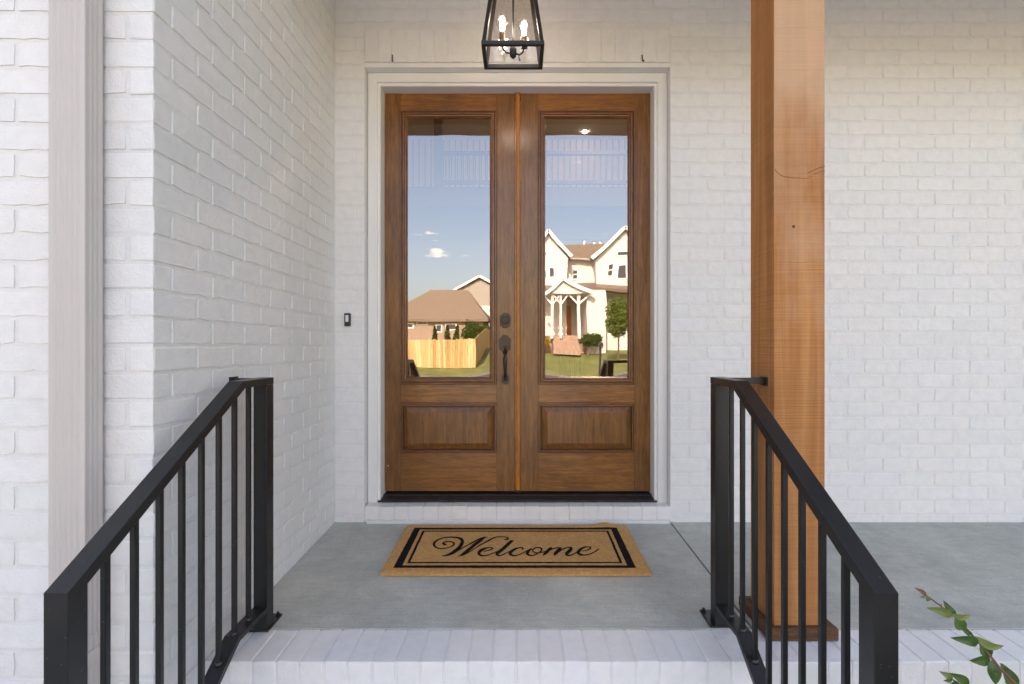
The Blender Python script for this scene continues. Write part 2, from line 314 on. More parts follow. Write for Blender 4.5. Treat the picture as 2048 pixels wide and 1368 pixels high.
# ------------------------------------------------------------------ mesh helpers
class MB:
    def __init__(s): s.v = []; s.f = []; s.mi = []
    def add(s, vs_, fs, mi=0):
        o = len(s.v); s.v += [tuple(p) for p in vs_]; s.f += [tuple(i + o for i in f) for f in fs]; s.mi += [mi] * len(fs); return s
    def box(s, x0, x1, y0, y1, z0, z1, mi=0):
        return s.add([(x0, y0, z0), (x1, y0, z0), (x1, y1, z0), (x0, y1, z0), (x0, y0, z1), (x1, y0, z1), (x1, y1, z1), (x0, y1, z1)],
                     [(0, 3, 2, 1), (4, 5, 6, 7), (0, 1, 5, 4), (1, 2, 6, 5), (2, 3, 7, 6), (3, 0, 4, 7)], mi)
    def bar(s, p0, p1, w, d=None, up=(0, 0, 1), mi=0):
        p0, p1 = Vector(p0), Vector(p1); t = (p1 - p0).normalized(); d = d or w
        u = Vector(up)
        if abs(t.dot(u)) > 0.95: u = Vector((0, 1, 0))
        a = t.cross(u).normalized(); b = a.cross(t).normalized()
        c = [a * (sx_ * w / 2) + b * (sy_ * d / 2) for sx_, sy_ in ((-1, -1), (1, -1), (1, 1), (-1, 1))]
        return s.add([p0 + q for q in c] + [p1 + q for q in c], [(0, 1, 2, 3), (7, 6, 5, 4), (0, 4, 5, 1), (1, 5, 6, 2), (2, 6, 7, 3), (3, 7, 4, 0)], mi)
    def prism_x(s, poly, x0, x1, mi=0):      # poly in (y, z)
        k = len(poly)
        vs_ = [(x0, y, z) for y, z in poly] + [(x1, y, z) for y, z in poly]
        return s.add(vs_, [tuple(range(k))] + [tuple(range(2 * k - 1, k - 1, -1))] + [(i, i + k, (i + 1) % k + k, (i + 1) % k) for i in range(k)], mi)
    def prism_y(s, poly, y0, y1, mi=0):      # poly in (x, z)
        k = len(poly)
        vs_ = [(x, y0, z) for x, z in poly] + [(x, y1, z) for x, z in poly]
        return s.add(vs_, [tuple(range(k))] + [tuple(range(2 * k - 1, k - 1, -1))] + [(i, i + k, (i + 1) % k + k, (i + 1) % k) for i in range(k)], mi)
    def tube(s, pts, rads, seg=8, mi=0):
        pts = [Vector(p) for p in pts]
        if not hasattr(rads, '__len__'): rads = [rads] * len(pts)
        o = len(s.v); ref = Vector((0.13, 0.31, 0.94)); 
        for i, p in enumerate(pts):
            t = (pts[min(i + 1, len(pts) - 1)] - pts[max(i - 1, 0)]).normalized()
            a = t.cross(ref)
            if a.length < 1e-3: a = t.cross(Vector((1, 0, 0)))
            a.normalize(); b = t.cross(a)
            for k in range(seg):
                q = 2 * math.pi * k / seg; s.v.append(tuple(p + (a * math.cos(q) + b * math.sin(q)) * rads[i]))
        for i in range(len(pts) - 1):
            for k in range(seg):
                k2 = (k + 1) % seg
                s.f.append((o + i * seg + k, o + i * seg + k2, o + (i + 1) * seg + k2, o + (i + 1) * seg + k)); s.mi.append(mi)
        s.f.append(tuple(o + k for k in range(seg - 1, -1, -1))); s.mi.append(mi)
        e = o + (len(pts) - 1) * seg; s.f.append(tuple(e + k for k in range(seg))); s.mi.append(mi)
        return s
    def lathe(s, c, prof, seg=16, axis='z', mi=0):   # prof: (radius, height) list
        o = len(s.v)
        for r, h in prof:
            for k in range(seg):
                q = 2 * math.pi * k / seg; x, y = r * math.cos(q), r * math.sin(q)
                s.v.append((c[0] + x, c[1] + y, c[2] + h) if axis == 'z' else (c[0] + x, c[1] - h, c[2] + y))
        for i in range(len(prof) - 1):
            for k in range(seg):
                k2 = (k + 1) % seg
                s.f.append((o + i * seg + k, o + i * seg + k2, o + (i + 1) * seg + k2, o + (i + 1) * seg + k)); s.mi.append(mi)
        s.f.append(tuple(o + k for k in range(seg - 1, -1, -1))); s.mi.append(mi)
        e = o + (len(prof) - 1) * seg; s.f.append(tuple(e + k for k in range(seg))); s.mi.append(mi)
        return s
    def mesh(s, name, mats, off=(0, 0, 0), bevel=0.0, smooth=False, seg=1, minlen=0.0):
        me = bpy.data.meshes.new(name)
        me.from_pydata([(x - off[0], y - off[1], z - off[2]) for x, y, z in s.v], [], s.f)
        for m_ in (mats if isinstance(mats, (list, tuple)) else [mats]): me.materials.append(m_)
        if any(s.mi): me.polygons.foreach_set('material_index', s.mi)
        bm = bmesh.new(); bm.from_mesh(me)
        bmesh.ops.recalc_face_normals(bm, faces=bm.faces)
        if bevel:
            ed = [e for e in bm.edges if len(e.link_faces) == 2 and e.calc_face_angle(0) > 0.35 and e.calc_length() > minlen]
            bmesh.ops.bevel(bm, geom=ed, offset=bevel, segments=seg, affect='EDGES', profile=0.6)
        bm.to_mesh(me); bm.free()
        if smooth: me.polygons.foreach_set('use_smooth', [True] * len(me.polygons))
        return me
    def build(s, name, mats, parent=None, bevel=0.0, smooth=False, seg=1, loc=None, minlen=0.0):
        w = loc if loc else (wloc(parent) if parent else (0, 0, 0))
        o = bpy.data.objects.new(name, s.mesh(name, mats, w, bevel, smooth, seg, minlen)); COL.objects.link(o)
        if parent:
            o.parent = parent
        o.location = tuple(a - b for a, b in zip(w, wloc(parent) if parent else (0, 0, 0)))
        return o

def wloc(o):
    p = Vector((0, 0, 0))
    while o is not None: p = p + o.location; o = o.parent
    return tuple(p)

def tag(o, label=None, cat=None, group=None, kind=None):
    if label: o['label'] = label
    if cat: o['category'] = cat
    if group: o['group'] = group
    if kind: o['kind'] = kind
    return o

def thing(name, loc, label, cat, group=None):
    o = bpy.data.objects.new(name, None); COL.objects.link(o); o.location = loc; o.empty_display_size = 0.1
    return tag(o, label, cat, group)

def place(name, me, loc, parent=None, rz=0.0, rx=0.0, ry=0.0):
    o = bpy.data.objects.new(name, me); COL.objects.link(o)
    if parent: o.parent = parent; pl = wloc(parent)
    else: pl = (0, 0, 0)
    o.location = tuple(a - b for a, b in zip(loc, pl)); o.rotation_euler = (rx, ry, rz)
    return o

def sweep_frame(mb_list, x0, x1, z0, z1, prof, y, sides='lrtb', dark=()):
    """mitred frame; prof is [(inset, dy)], dy negative = towards the viewer. Returns one MB per side."""
    out = {}
    for sd in sides:
        mb = MB(); k = len(prof); vs_ = []
        for (i, d) in prof:
            bz = z0 + i if 'b' in sides else z0
            if sd == 'l': a, b = (x0 + i, y + d, bz), (x0 + i, y + d, z1 - i)
            elif sd == 'r': a, b = (x1 - i, y + d, bz), (x1 - i, y + d, z1 - i)
            elif sd == 't': a, b = (x0 + i, y + d, z1 - i), (x1 - i, y + d, z1 - i)
            else: a, b = (x0 + i, y + d, z0 + i), (x1 - i, y + d, z0 + i)
            vs_ += [a, b]
        for j in range(k - 1): mb.f.append((2 * j, 2 * j + 1, 2 * j + 3, 2 * j + 2)); mb.mi.append(1 if j in dark else 0)
        mb.v = vs_
        out[sd] = mb
    return out

# pixel helpers used only to convert measured places of the photograph into metres at a known distance
def PX(px, D): return (px - 1040) / 1000 * D
def PZ(py, D): return EYE + (692 - py) / 1000 * D
SLOPE = 0.037
YW, YD, YF = 2.90, 3.058, 1.466           # entrance wall face, door face, left front wall face
XS = -1.075                                # side wall face
def floor_z(y): return -SLOPE * (YW - y)
CH, BL = 0.0813, 0.2032                    # course height, brick module
Z0 = 0.048                                 # level of the first bed joint
JT = 0.0095

# ------------------------------------------------------------------ ground, street
def ground_z(y):
    if y > -23: return -0.52
    if y > -35: return -0.52 + (-23 - y) * 0.112
    return 0.824
mb = MB(); ys = [400, 40, 10, 0, -10, -23, -26, -29, -32, -35, -60, -120, -400, -1500]
xs = [-1500, -200, -60, -20, 0, 20, 60, 200, 1500]
for i, y in enumerate(ys):
    for x in xs: mb.v.append((x, y, ground_z(y)))
for i in range(len(ys) - 1):
    for j in range(len(xs) - 1):
        a = i * len(xs) + j; mb.f.append((a, a + len(xs), a + len(xs) + 1, a + 1)); mb.mi.append(0)
tag(mb.build('lawn', M['lawn']), kind='structure')
mb = MB(); mb.box(-300, 300, -21.4, -14.2, -0.60, -0.516); tag(mb.build('street', M['asphalt']), kind='structure')
for y in (-14.2, -21.7):
    mb = MB(); mb.box(-300, 300, y, y + 0.3, -0.62, -0.42); tag(mb.build('kerb', M['kerb']), kind='structure')
mb = MB(); mb.box(-0.95, 0.75, -14.2, 1.04, -0.62, -0.505); tag(mb.build('walkway', M['concrete']), kind='structure')
mb = MB(); mb.box(-16, 10.0, -14.2, 1.40, -0.62, -0.512); tag(mb.build('bounce_paving', M['bounce_concrete']), kind='structure')  # unseen paving added over the lawn to bounce neutral light onto the porch
mb = MB(); mb.box(0.87, 7.0, -0.6, 1.70, -0.62, -0.49); tag(mb.build('planting_bed', M['soil']), kind='structure')

# ------------------------------------------------------------------ bricks
def panel_brick(w, h, seed, d=0.011):
    rnd = random.Random(seed); nx = max(2, int(round(w / 0.034))); nz = 3
    b = 0.0026; mb = MB(); rows = []
    def jit(a): return rnd.uniform(-a, a)
    wob_t = [jit(0.0018) for _ in range(nx + 1)]; wob_b = [jit(0.0030) for _ in range(nx + 1)]
    tilt = jit(0.0010)
    idx = {}
    for j in range(nz + 1):
        for i in range(nx + 1):
            x = -w / 2 + b + (w - 2 * b) * i / nx; z = -h / 2 + b + (h - 2 * b) * j / nz; y = jit(0.00018) + tilt * (x / w)
            if i in (0, nx): x += jit(0.0014)
            if j == 0: z += wob_b[i]
            if j == nz: z += wob_t[i]
            if (i in (0, nx)) and (j in (0, nz)): z += -0.0015 if j else 0.0015; x += 0.0012 if i == 0 else -0.0012
            idx[(i, j)] = len(mb.v); mb.v.append((x, y, z))
    for j in range(nz):
        for i in range(nx):
            mb.f.append((idx[(i, j)], idx[(i + 1, j)], idx[(i + 1, j + 1)], idx[(i, j + 1)])); mb.mi.append(0)
    ring = [(i, 0) for i in range(nx + 1)] + [(nx, j) for j in range(1, nz + 1)] + [(i, nz) for i in range(nx - 1, -1, -1)] + [(0, j) for j in range(nz - 1, 0, -1)]
    o = len(mb.v)
    for (i, j) in ring:
        x, y, z = mb.v[idx[(i, j)]]
        if i == 0: x = -w / 2 + jit(0.0008)
        if i == nx: x = w / 2 + jit(0.0008)
        if j == 0: z -= b * 0.75
        if j == nz: z += b * 0.75
        mb.v.append((x, d, z))
    k = len(ring)
    for q in range(k):
        q2 = (q + 1) % k; mb.f.append((idx[ring[q]], o + q, o + q2, idx[ring[q2]])); mb.mi.append(0)
    return mb.mesh('brick', M['brick'])

def box_brick(w, d, h, seed, bev=0.004, j=0.0009):
    rnd = random.Random(seed); mb = MB(); mb.box(-w / 2, w / 2, -d / 2, d / 2, -h / 2, h / 2)
    me = mb.mesh('brick', M['brick'], bevel=bev, seg=2)
    for v in me.vertices: v.co += Vector((rnd.uniform(-j, j), rnd.uniform(-j, j), rnd.uniform(-j, j)))
    return me

_pc = {}
def panel(w, h):
    key = (round(w, 2), round(h, 2))
    if key not in _pc: _pc[key] = [panel_brick(w, h, hash(key) % 1000 + q * 7) for q in range(9 if abs(w - 0.19) < 0.012 else 3)]
    return random.choice(_pc[key])

def project(x, y, z): return 1040 + x / y * 1000, 692 - (z - EYE) / y * 1000

def lay(parent, bricks, cap=295):
    """bricks: (mesh, loc, rz, area score). The largest in view become single bricks, the rest one joined part."""
    def score(b):
        x, y, z = b[1]; 
        if y < 0.2: return -1
        px, py = project(x, y, z)
        if not (-30 < px < 2080 and -20 < py < 1390): return -1
        return b[3]
    order = sorted(bricks, key=lambda b: -score(b))
    inview = [b for b in order if score(b) > 0][:cap]
    ids = set(id(b) for b in inview); rest = [b for b in bricks if id(b) not in ids]
    for me, loc, rz, a in inview:
        place('brick', me, loc, parent, rz + random.uniform(-0.002, 0.002), random.uniform(-0.004, 0.004), random.uniform(-0.004, 0.004))
    if rest:
        mb = MB()
        for me, loc, rz, a in rest:
            c, s_ = math.cos(rz), math.sin(rz)
            mb.add([(loc[0] + v.co.x * c - v.co.y * s_, loc[1] + v.co.x * s_ + v.co.y * c, loc[2] + v.co.z) for v in me.vertices], [tuple(p.vertices) for p in me.polygons])
        o = mb.build('brickwork', M['brick'], parent); o['kind'] = 'stuff'
    return len(inview), len(rest)

# opening of the door in the entrance wall
OX0, OX1, OZ1, OZ0 = -0.903, 0.872, PZ(134, YW), 0.096
WALL_X1, WALL_TOP = 6.2, 3.06
MRS = 0.0032; MREC = 0.0028                                # mortar lies this far behind the brick faces
wall = thing('brick_wall', (0, YW, 0), 'long white painted brick wall around the wooden double doors, facing the steps', 'wall')
mb = MB()
yb, yb2 = YW + MREC, YW + 0.115
mb.box(XS - 0.03, OX0, yb, yb2, -0.30, WALL_TOP); mb.box(OX1, WALL_X1, yb, yb2, -0.30, WALL_TOP)
mb.box(OX0, OX1, yb, yb2, OZ1, WALL_TOP); mb.box(OX0, OX1, yb, yb2, -0.30, OZ0 - 0.012)
mb.build('mortar', M['mortar'], wall)
SOL_X0, SOL_X1, SOL_Z0 = -0.898, 0.868, PZ(126, YW); SOL_Z1 = SOL_Z0 + 0.190
bricks = []
def course_bricks(c, x_from, x_to, phase, z_lo, z_hi, minlen=0.045):
    """joint positions from a phase, clipped to an interval"""
    js = [x_from]
    k = math.ceil((x_from - phase) / BL)
    while phase + k * BL < x_to:
        j = phase + k * BL
        if j - js[-1] > minlen: js.append(j)
        k += 1
    if x_to - js[-1] < minlen and len(js) > 1: js.pop()
    js.append(x_to)
    return [(a, b) for a, b in zip(js[:-1], js[1:])]
c = -2
while Z0 + CH * c < WALL_TOP - 0.02:
    z_lo, z_hi = Z0 + CH * c, Z0 + CH * (c + 1)
    phase = 0.168 if c % 2 == 0 else 0.070
    zc, h = (z_lo + z_hi) / 2, CH - 0.0112
    spans = []
    if z_hi <= OZ0 - 0.085 or z_lo > SOL_Z1 - 0.01: spans = [(XS, WALL_X1)]
    elif z_lo < SOL_Z1 - 0.01: spans = [(XS, OX0 + 0.004), (OX1 - 0.004, WALL_X1)]
    if z_lo <= SOL_Z1 < z_hi: pass
    for s0, s1 in spans:
        for a, b in course_bricks(c, s0, s1, phase if s0 > -0.95 or s1 > 1 else (-0.952 if c % 2 else -0.70), z_lo, z_hi):
            w = b - a - 0.0048
            if w < 0.03: continue
            zz, hh = zc, h
            if s0 == XS and s1 == WALL_X1 and z_lo < SOL_Z1 and z_hi > SOL_Z1 and b > SOL_X0 and a < SOL_X1:
                zz = (SOL_Z1 + 0.006 + z_hi - JT / 2) / 2; hh = z_hi - SOL_Z1 - JT / 2 - 0.006
                if hh < 0.015: continue
            px, py = project((a + b) / 2, YW, zz); sc_ = w * hh
            if 1495 < px < 1655: sc_ *= 0.2
            if px > 1990: sc_ *= 0.5
            bricks.append((panel(w, hh), ((a + b) / 2, YW, zz), 0.0, sc_))
    c += 1
print('entrance bricks', lay(wall, bricks, 270))
# soldier course over the doors, a little proud
nS = 22; sw = (SOL_X1 - SOL_X0) / nS
for i in range(nS):
    place('soldier_brick', panel_brick(sw - 0.0055, SOL_Z1 - SOL_Z0, 900 + i, 0.02), (SOL_X0 + sw * (i + 0.5), YW - 0.008 + random.uniform(-0.0015, 0.0015), (SOL_Z0 + SOL_Z1) / 2 + random.uniform(-0.0015, 0.0015)), wall)
mb = MB(); mb.box(SOL_X0, SOL_X1, YW - 0.0040, YW + 0.002, SOL_Z0 + 0.003, SOL_Z1 - 0.003); mb.build('soldier_joint', M['mortar'], wall)
mb = MB(); mb.box(OX0, OX1, YW - 0.001, YW + 0.10, OZ1 - 0.002, SOL_Z0 - 0.005); mb.build('lintel', M['trim'], wall, bevel=0.001)
# brick sill under the doors
nQ = 21; q0, q1 = -0.896, 0.872; qw = (q1 - q0) / nQ
for i in range(nQ):
    place('sill_brick', box_brick(qw - 0.006, 0.16, 0.078, 40 + i), (q0 + qw * (i + 0.5), 2.882 + 0.08, OZ0 - 0.039 + random.uniform(-0.001, 0.001)), wall)
mb = MB(); mb.box(q0, q1, 2.8855, 3.05, 0.02, OZ0 - 0.0035); mb.build('sill_joint', M['mortar'], wall)
mb = MB(); mb.box(q0 + 0.01, q1 - 0.01, 2.878, 2.95, -0.05, 0.0175); mb.build('sill_base', M['mortar'], wall, bevel=0.003)

# side wall (faces +X) and left front wall (faces -Y)
side = thing('brick_wall', (XS, YF, 0), 'white brick wall receding from the near corner to the door wall', 'wall')
mb = MB(); mb.box(XS - 0.10, XS - MRS, YF + MRS + 0.0006, YW + 0.003, -0.62, 4.6); mb.build('mortar', M['mortar'], side)
front = thing('brick_wall', (XS, YF, 0), 'near white brick wall behind the downspout at the left edge', 'wall')
mb = MB(); mb.box(-4.2, XS - 0.05, YF + MRS, YF + 0.10, -0.62, 4.6); mb.build('mortar', M['mortar'], front)
sb, fb = [], []
for c in range(-7, 56):
    z_lo = Z0 + CH * c; zc = z_lo + CH / 2; h = CH - JT
    if c % 2:   # corner brick runs along the side wall, header shows in front
        me_s, L_side, L_front = (0.0705, 0.1937), 0.1937, 0.0705
    else:
        me_s, L_side, L_front = (0.1937, 0.0705), 0.0705, 0.1937
    wx, dy = me_s
    fb.append((box_brick(wx, dy, h, 300 + c % 13 + (1000 if c % 2 else 0), 0.005, 0.0011) if (c % 2, c % 13) not in _pc else _pc[(c % 2, c % 13)], (XS - wx / 2 + random.uniform(-0.0018, 0.0012), YF + dy / 2 + random.uniform(-0.0008, 0.0012), zc), 0.0, 0.02))
    _pc[(c % 2, c % 13)] = fb[-1][0]
    y = YF + L_side + JT
    while y < YW - 0.01:
        w = min(BL - JT, YW - 0.002 - y)
        if w > 0.03: sb.append((panel(w, h), (XS, y + w / 2, zc), R(90), w * h / (y * y)))
        y += BL
    x = XS - L_front - JT
    while x > -4.1:
        fb.append((panel(BL - JT, h), (x - (BL - JT) / 2, YF, zc), 0.0, 0.01)); x -= BL
print('side bricks', lay(side, sb, 290)); print('front bricks', lay(front, fb, 290))

# ------------------------------------------------------------------ porch floor
YFE = 1.877                                 # front edge of the slab
slab = tag(bpy.data.objects.new('porch_floor', None), kind='structure'); COL.objects.link(slab); slab.location = (0, YFE, 0)
JX = 0.872
def slab_mesh(x0, x1, name):
    mb = MB(); nx = max(2, int((x1 - x0) / 0.12)); ny = 10
    for j in range(ny + 1):
        for i in range(nx + 1):
            x = x0 + (x1 - x0) * i / nx; y = YFE + (YW + 0.02 - YFE) * j / ny
            mb.v.append((x, y, floor_z(y) + 0.0012 * mnoise.noise(Vector((x * 2.5, y * 2.5, 0)))))
    for j in range(ny):
        for i in range(nx):
            a = j * (nx + 1) + i; mb.f.append((a, a + 1, a + nx + 2, a + nx + 1)); mb.mi.append(0)
    o = len(mb.v)
    rim = [i for i in range(nx + 1)] + [j * (nx + 1) + nx for j in range(1, ny + 1)] + [ny * (nx + 1) + i for i in range(nx - 1, -1, -1)] + [j * (nx + 1) for j in range(ny - 1, 0, -1)]
    for r_ in rim: x, y, z = mb.v[r_]; mb.v.append((x, y, z - 0.12))
    for q in range(len(rim)):
        q2 = (q + 1) % len(rim); mb.f.append((rim[q], o + q, o + q2, rim[q2])); mb.mi.append(0)
    return mb.build(name, M['concrete'], slab)
slab_mesh(XS + 0.001, JX - 0.0045, 'concrete_panel'); slab_mesh(JX + 0.0045, WALL_X1, 'concrete_panel')
mb = MB(); mb.box(JX - 0.02, JX + 0.02, YFE, YW, -0.16, -0.055); mb.build('joint_filler', M['rubber'], slab)

# ------------------------------------------------------------------ brick edge and steps
steps = thing('brick_steps', (-0.1, 1.4, -0.52), 'white painted brick steps and porch edge between the black railings', 'steps')
RW = 0.0813; rl = []
x = XS + 0.004; i = 0
while x < 4.4:
    rl.append((box_brick(RW - 0.0065, 0.183, 0.088, 500 + i % 17) if i < 17 else rl[i % 17][0], (x + RW / 2, 1.694 + 0.0915, -0.044 - 0.044 + random.uniform(-0.0008, 0.0008)), 0.0, 0.02)); x += RW; i += 1
for me, loc, rz, a in rl:
    px, py = project(*loc)
    place('brick', me, loc, steps, 0, R(1.9) + random.uniform(-0.004, 0.004), random.uniform(-0.004, 0.004))
mb = MB(); mb.prism_x([(1.6975, -0.0500), (1.8745, -0.0441), (1.8745, -0.20), (1.6975, -0.20)], XS + 0.001, 4.4); mb.build('mortar', M['mortar'], steps)
mb = MB(); mb.box(XS + 0.001, WALL_X1, 1.715, 1.80, -0.62, -0.14); mb.build('riser', M['mortar'], steps)
for yt, zt_s in ((1.388, -0.202), (1.078, -0.359)):
    for q in range(23):
        place('brick', rl[q % 17][0], (XS + 0.06 + RW * q + RW / 2, yt + 0.0915, zt_s - 0.044 + random.uniform(-0.0008, 0.0008)), steps)
mb = MB(); mb.box(XS + 0.001, 0.86, 1.40, 1.71, -0.62, -0.205); mb.build('tread', M['brick'], steps, bevel=0.006)
mb = MB(); mb.box(XS + 0.001, 0.86, 1.09, 1.398, -0.62, -0.362); mb.build('tread', M['brick'], steps, bevel=0.006)

# ------------------------------------------------------------------ downspout
ds = thing('downspout', (-1.26, 1.40, -0.4), 'ribbed almond metal downspout on the near brick wall', 'downspout')
def corrugated(x0, x1, y0, y1):
    pts = []
    def side(ax, ay, bx, by, nx_, ny_, ribs):
        L = math.hypot(bx - ax, by - ay); m = ribs * 8
        for q in range(m):
            t = q / m; f = 0.0
            if 0.12 < t < 0.88: f = 0.0034 * (0.5 - 0.5 * math.cos((t - 0.12) / 0.76 * ribs * 2 * math.pi))
            pts.append((ax + (bx - ax) * t - nx_ * f, ay + (by - ay) * t - ny_ * f))
    side(x0, y0, x1, y0, 0, -1, 5); side(x1, y0, x1, y1, 1, 0, 3); side(x1, y1, x0, y1, 0, 1, 2); side(x0, y1, x0, y0, -1, 0, 3)
    return pts
poly = corrugated(-1.3145, -1.2130, 1.394, 1.455)
k = len(poly)
def vprism(poly, z0, z1):
    mb = MB(); k = len(poly)
    mb.add([(x, y, z0) for x, y in poly] + [(x, y, z1) for x, y in poly], [(i, (i + 1) % k, (i + 1) % k + k, i + k) for i in range(k)]); return mb
vprism(poly, 0.165, 4.4).build('pipe', M['gutter'], ds, smooth=True)
poly2 = [(-1.2638 + (x + 1.2638) * 1.035, 1.4245 + (y - 1.4245) * 1.05) for x, y in poly]
vprism(poly2, -0.46, 0.205).build('pipe', M['gutter'], ds, smooth=True)
mb = MB(); mb.box(-1.320, -1.2075, 1.3885, 1.461, 0.125, 0.162); mb.build('strap', M['gutter'], ds, bevel=0.001)

# ------------------------------------------------------------------ railings
def railing(x0, ysh, label, brkx, plate_x):
    w = 0.0508; x1 = x0 + w
    yb0, yb1 = 1.854 + ysh, 1.904 + ysh; ybr = 1.697 + ysh * 0.9; yl0, yl1 = 1.037, 1.086
    zt, zl = 0.903, 0.509; th = 0.0255
    sl = (zt - zl) / (ybr - yl0)
    r = thing('stair_railing', (x0 + w / 2, yb0, floor_z(yb0)), label, 'railing', 'pair of black railings beside the steps')
    top = lambda y: zt if y >= ybr else zt - sl * (ybr - y)
    tv = th / math.cos(math.atan(sl))
    ybr2 = ybr + 0.012
    under = lambda y: zt - th if y >= ybr2 else zt - th - sl * (ybr2 - y)
    mb = MB(); mb.prism_x([(yb1, zt), (ybr, zt), (yl0, zl), (yl1, under(yl1)), (ybr2, zt - th), (yb1, zt - th)], x0, x1); mb.build('handrail', M['black'], r, bevel=0.0022, seg=2, minlen=0.07)
    mb = MB(); mb.prism_x([(yl0, -0.5), (yl1, -0.5), (yl1, under(yl1)), (yl0, zl)], x0, x1); mb.build('post', M['black'], r, bevel=0.0022, seg=2, minlen=0.07)
    mb = MB(); mb.prism_x([(yb0, floor_z(yb0) + 0.006), (yb1, floor_z(yb1) + 0.006), (yb1, zt - th - 0.0005), (yb0, zt - th - 0.0005)], x0 + 0.0002, x1 - 0.0002); mb.build('post', M['black'], r, bevel=0.0022, seg=2)
    # bottom rail
    zb = 0.052; tb = 0.019; yb_ = 1.672 + ysh * 0.9
    ubot = lambda y: zb if y >= yb_ else zb - 0.63 * (yb_ - y)
    mb = MB(); mb.prism_x([(yb0 - 0.0005, zb), (yb_, zb), (yl1 + 0.0005, ubot(yl1)), (yl1 + 0.0005, ubot(yl1) - tb * 1.2), (yb_ + 0.006, zb - tb), (yb0 - 0.0005, zb - tb)], x0, x1); mb.build('bottom_rail', M['black'], r, bevel=0.0018, seg=2)
    xc = x0 + w / 2; b = 0.0143
    for k in range(8):
        y = 1.162 + ysh * 0.2 + (0.0875 + ysh * 0.1) * k
        mb = MB(); mb.prism_x([(y - b / 2, ubot(y - b / 2) - 0.001), (y + b / 2, ubot(y + b / 2) - 0.001), (y + b / 2, under(y + b / 2) + 0.002), (y - b / 2, under(y - b / 2) + 0.002)], xc - b / 2, xc + b / 2)
        o = mb.build('baluster', M['black'], r, bevel=0.0016, seg=2)
        mw = MB(); mw.lathe((xc, y, ubot(y) - 0.004), [(0.0125, 0.0), (0.0125, 0.005), (0.0102, 0.009), (0.008, 0.011)], 10); mw.build('weld', M['weld'], o, smooth=True)
    # base plate with bolts
    px0, px1 = plate_x; py0, py1 = yb0 - 0.002, yb1 + 0.058
    mb = MB(); mb.add([(px0, py0, floor_z(py0) + 0.001), (px1, py0, floor_z(py0) + 0.001), (px1, py1, floor_z(py1) + 0.001), (px0, py1, floor_z(py1) + 0.001),
                       (px0, py0, floor_z(py0) + 0.008), (px1, py0, floor_z(py0) + 0.008), (px1, py1, floor_z(py1) + 0.008), (px0, py1, floor_z(py1) + 0.008)],
                      [(0, 3, 2, 1), (4, 5, 6, 7), (0, 1, 5, 4), (1, 2, 6, 5), (2, 3, 7, 6), (3, 0, 4, 7)])
    pl = mb.build('base_plate', M['black'], r, bevel=0.001)
    for bx, by in ((px0 + 0.012, py1 - 0.012), (px1 - 0.012, py1 - 0.012), (px0 + 0.012 if brkx < x0 else px1 - 0.012, py0 + 0.014)):
        mb = MB(); mb.lathe((bx, by, floor_z(by) + 0.008), [(0.009, 0), (0.009, 0.006), (0.005, 0.0065), (0.005, 0.013)], 6); mb.build('bolt', M['black'], pl)
    # bracket to the wall or the timber post
    lo, hi = (brkx, x0 + 0.001) if brkx < x0 else (x1 - 0.001, brkx)
    mb = MB(); mb.box(lo, hi, yb0 + 0.004, yb0 + 0.032, zt - 0.0250, zt - 0.0015)
    fl = 0.012
    if brkx < x0: mb.box(lo, lo + 0.006, yb0 - 0.008, yb0 + 0.044, zt - 0.033, zt + 0.004)
    else: mb.box(hi - 0.006, hi, yb0 - 0.012, yb0 + 0.040, zt - 0.031, zt + 0.003)
    mb.build('wall_bracket', M['black'], r, bevel=0.001)
    return r
railing(-0.989, 0.0, 'black metal stair railing fixed to the white side wall', XS, (-1.03, -0.932))
railing(0.735, 0.027, 'black metal stair railing in front of the timber post', 0.927, (0.714, 0.80))

# ------------------------------------------------------------------ timber post
tp = thing('timber_post', (1.02, 1.918, -0.04), 'square rough-sawn stained timber post on a dark base trim', 'post')
PX0, PX1, PY0, PY1 = 0.927, 1.113, 1.825, 2.011
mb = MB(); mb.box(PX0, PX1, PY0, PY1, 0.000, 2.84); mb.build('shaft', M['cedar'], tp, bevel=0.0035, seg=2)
zt_ = 0.004
mb = MB(); mb.box(0.891, 1.149, 1.800, 1.8235, -0.0415, zt_); mb.build('base_trim', M['cedar_dark'], tp, bevel=0.003)
mb = MB(); mb.box(0.891, 0.926, 1.8238, 2.0125, -0.036, zt_ - 0.001); mb.build('base_trim', M['cedar_dark'], tp, bevel=0.003)
mb = MB(); mb.box(1.114, 1.149, 1.8238, 2.0125, -0.036, zt_ - 0.001); mb.build('base_trim', M['cedar_dark'], tp, bevel=0.003)
mb = MB(); mb.box(0.891, 1.149, 2.0128, 2.04, -0.033, zt_); mb.build('base_trim', M['cedar_dark'], tp, bevel=0.003)
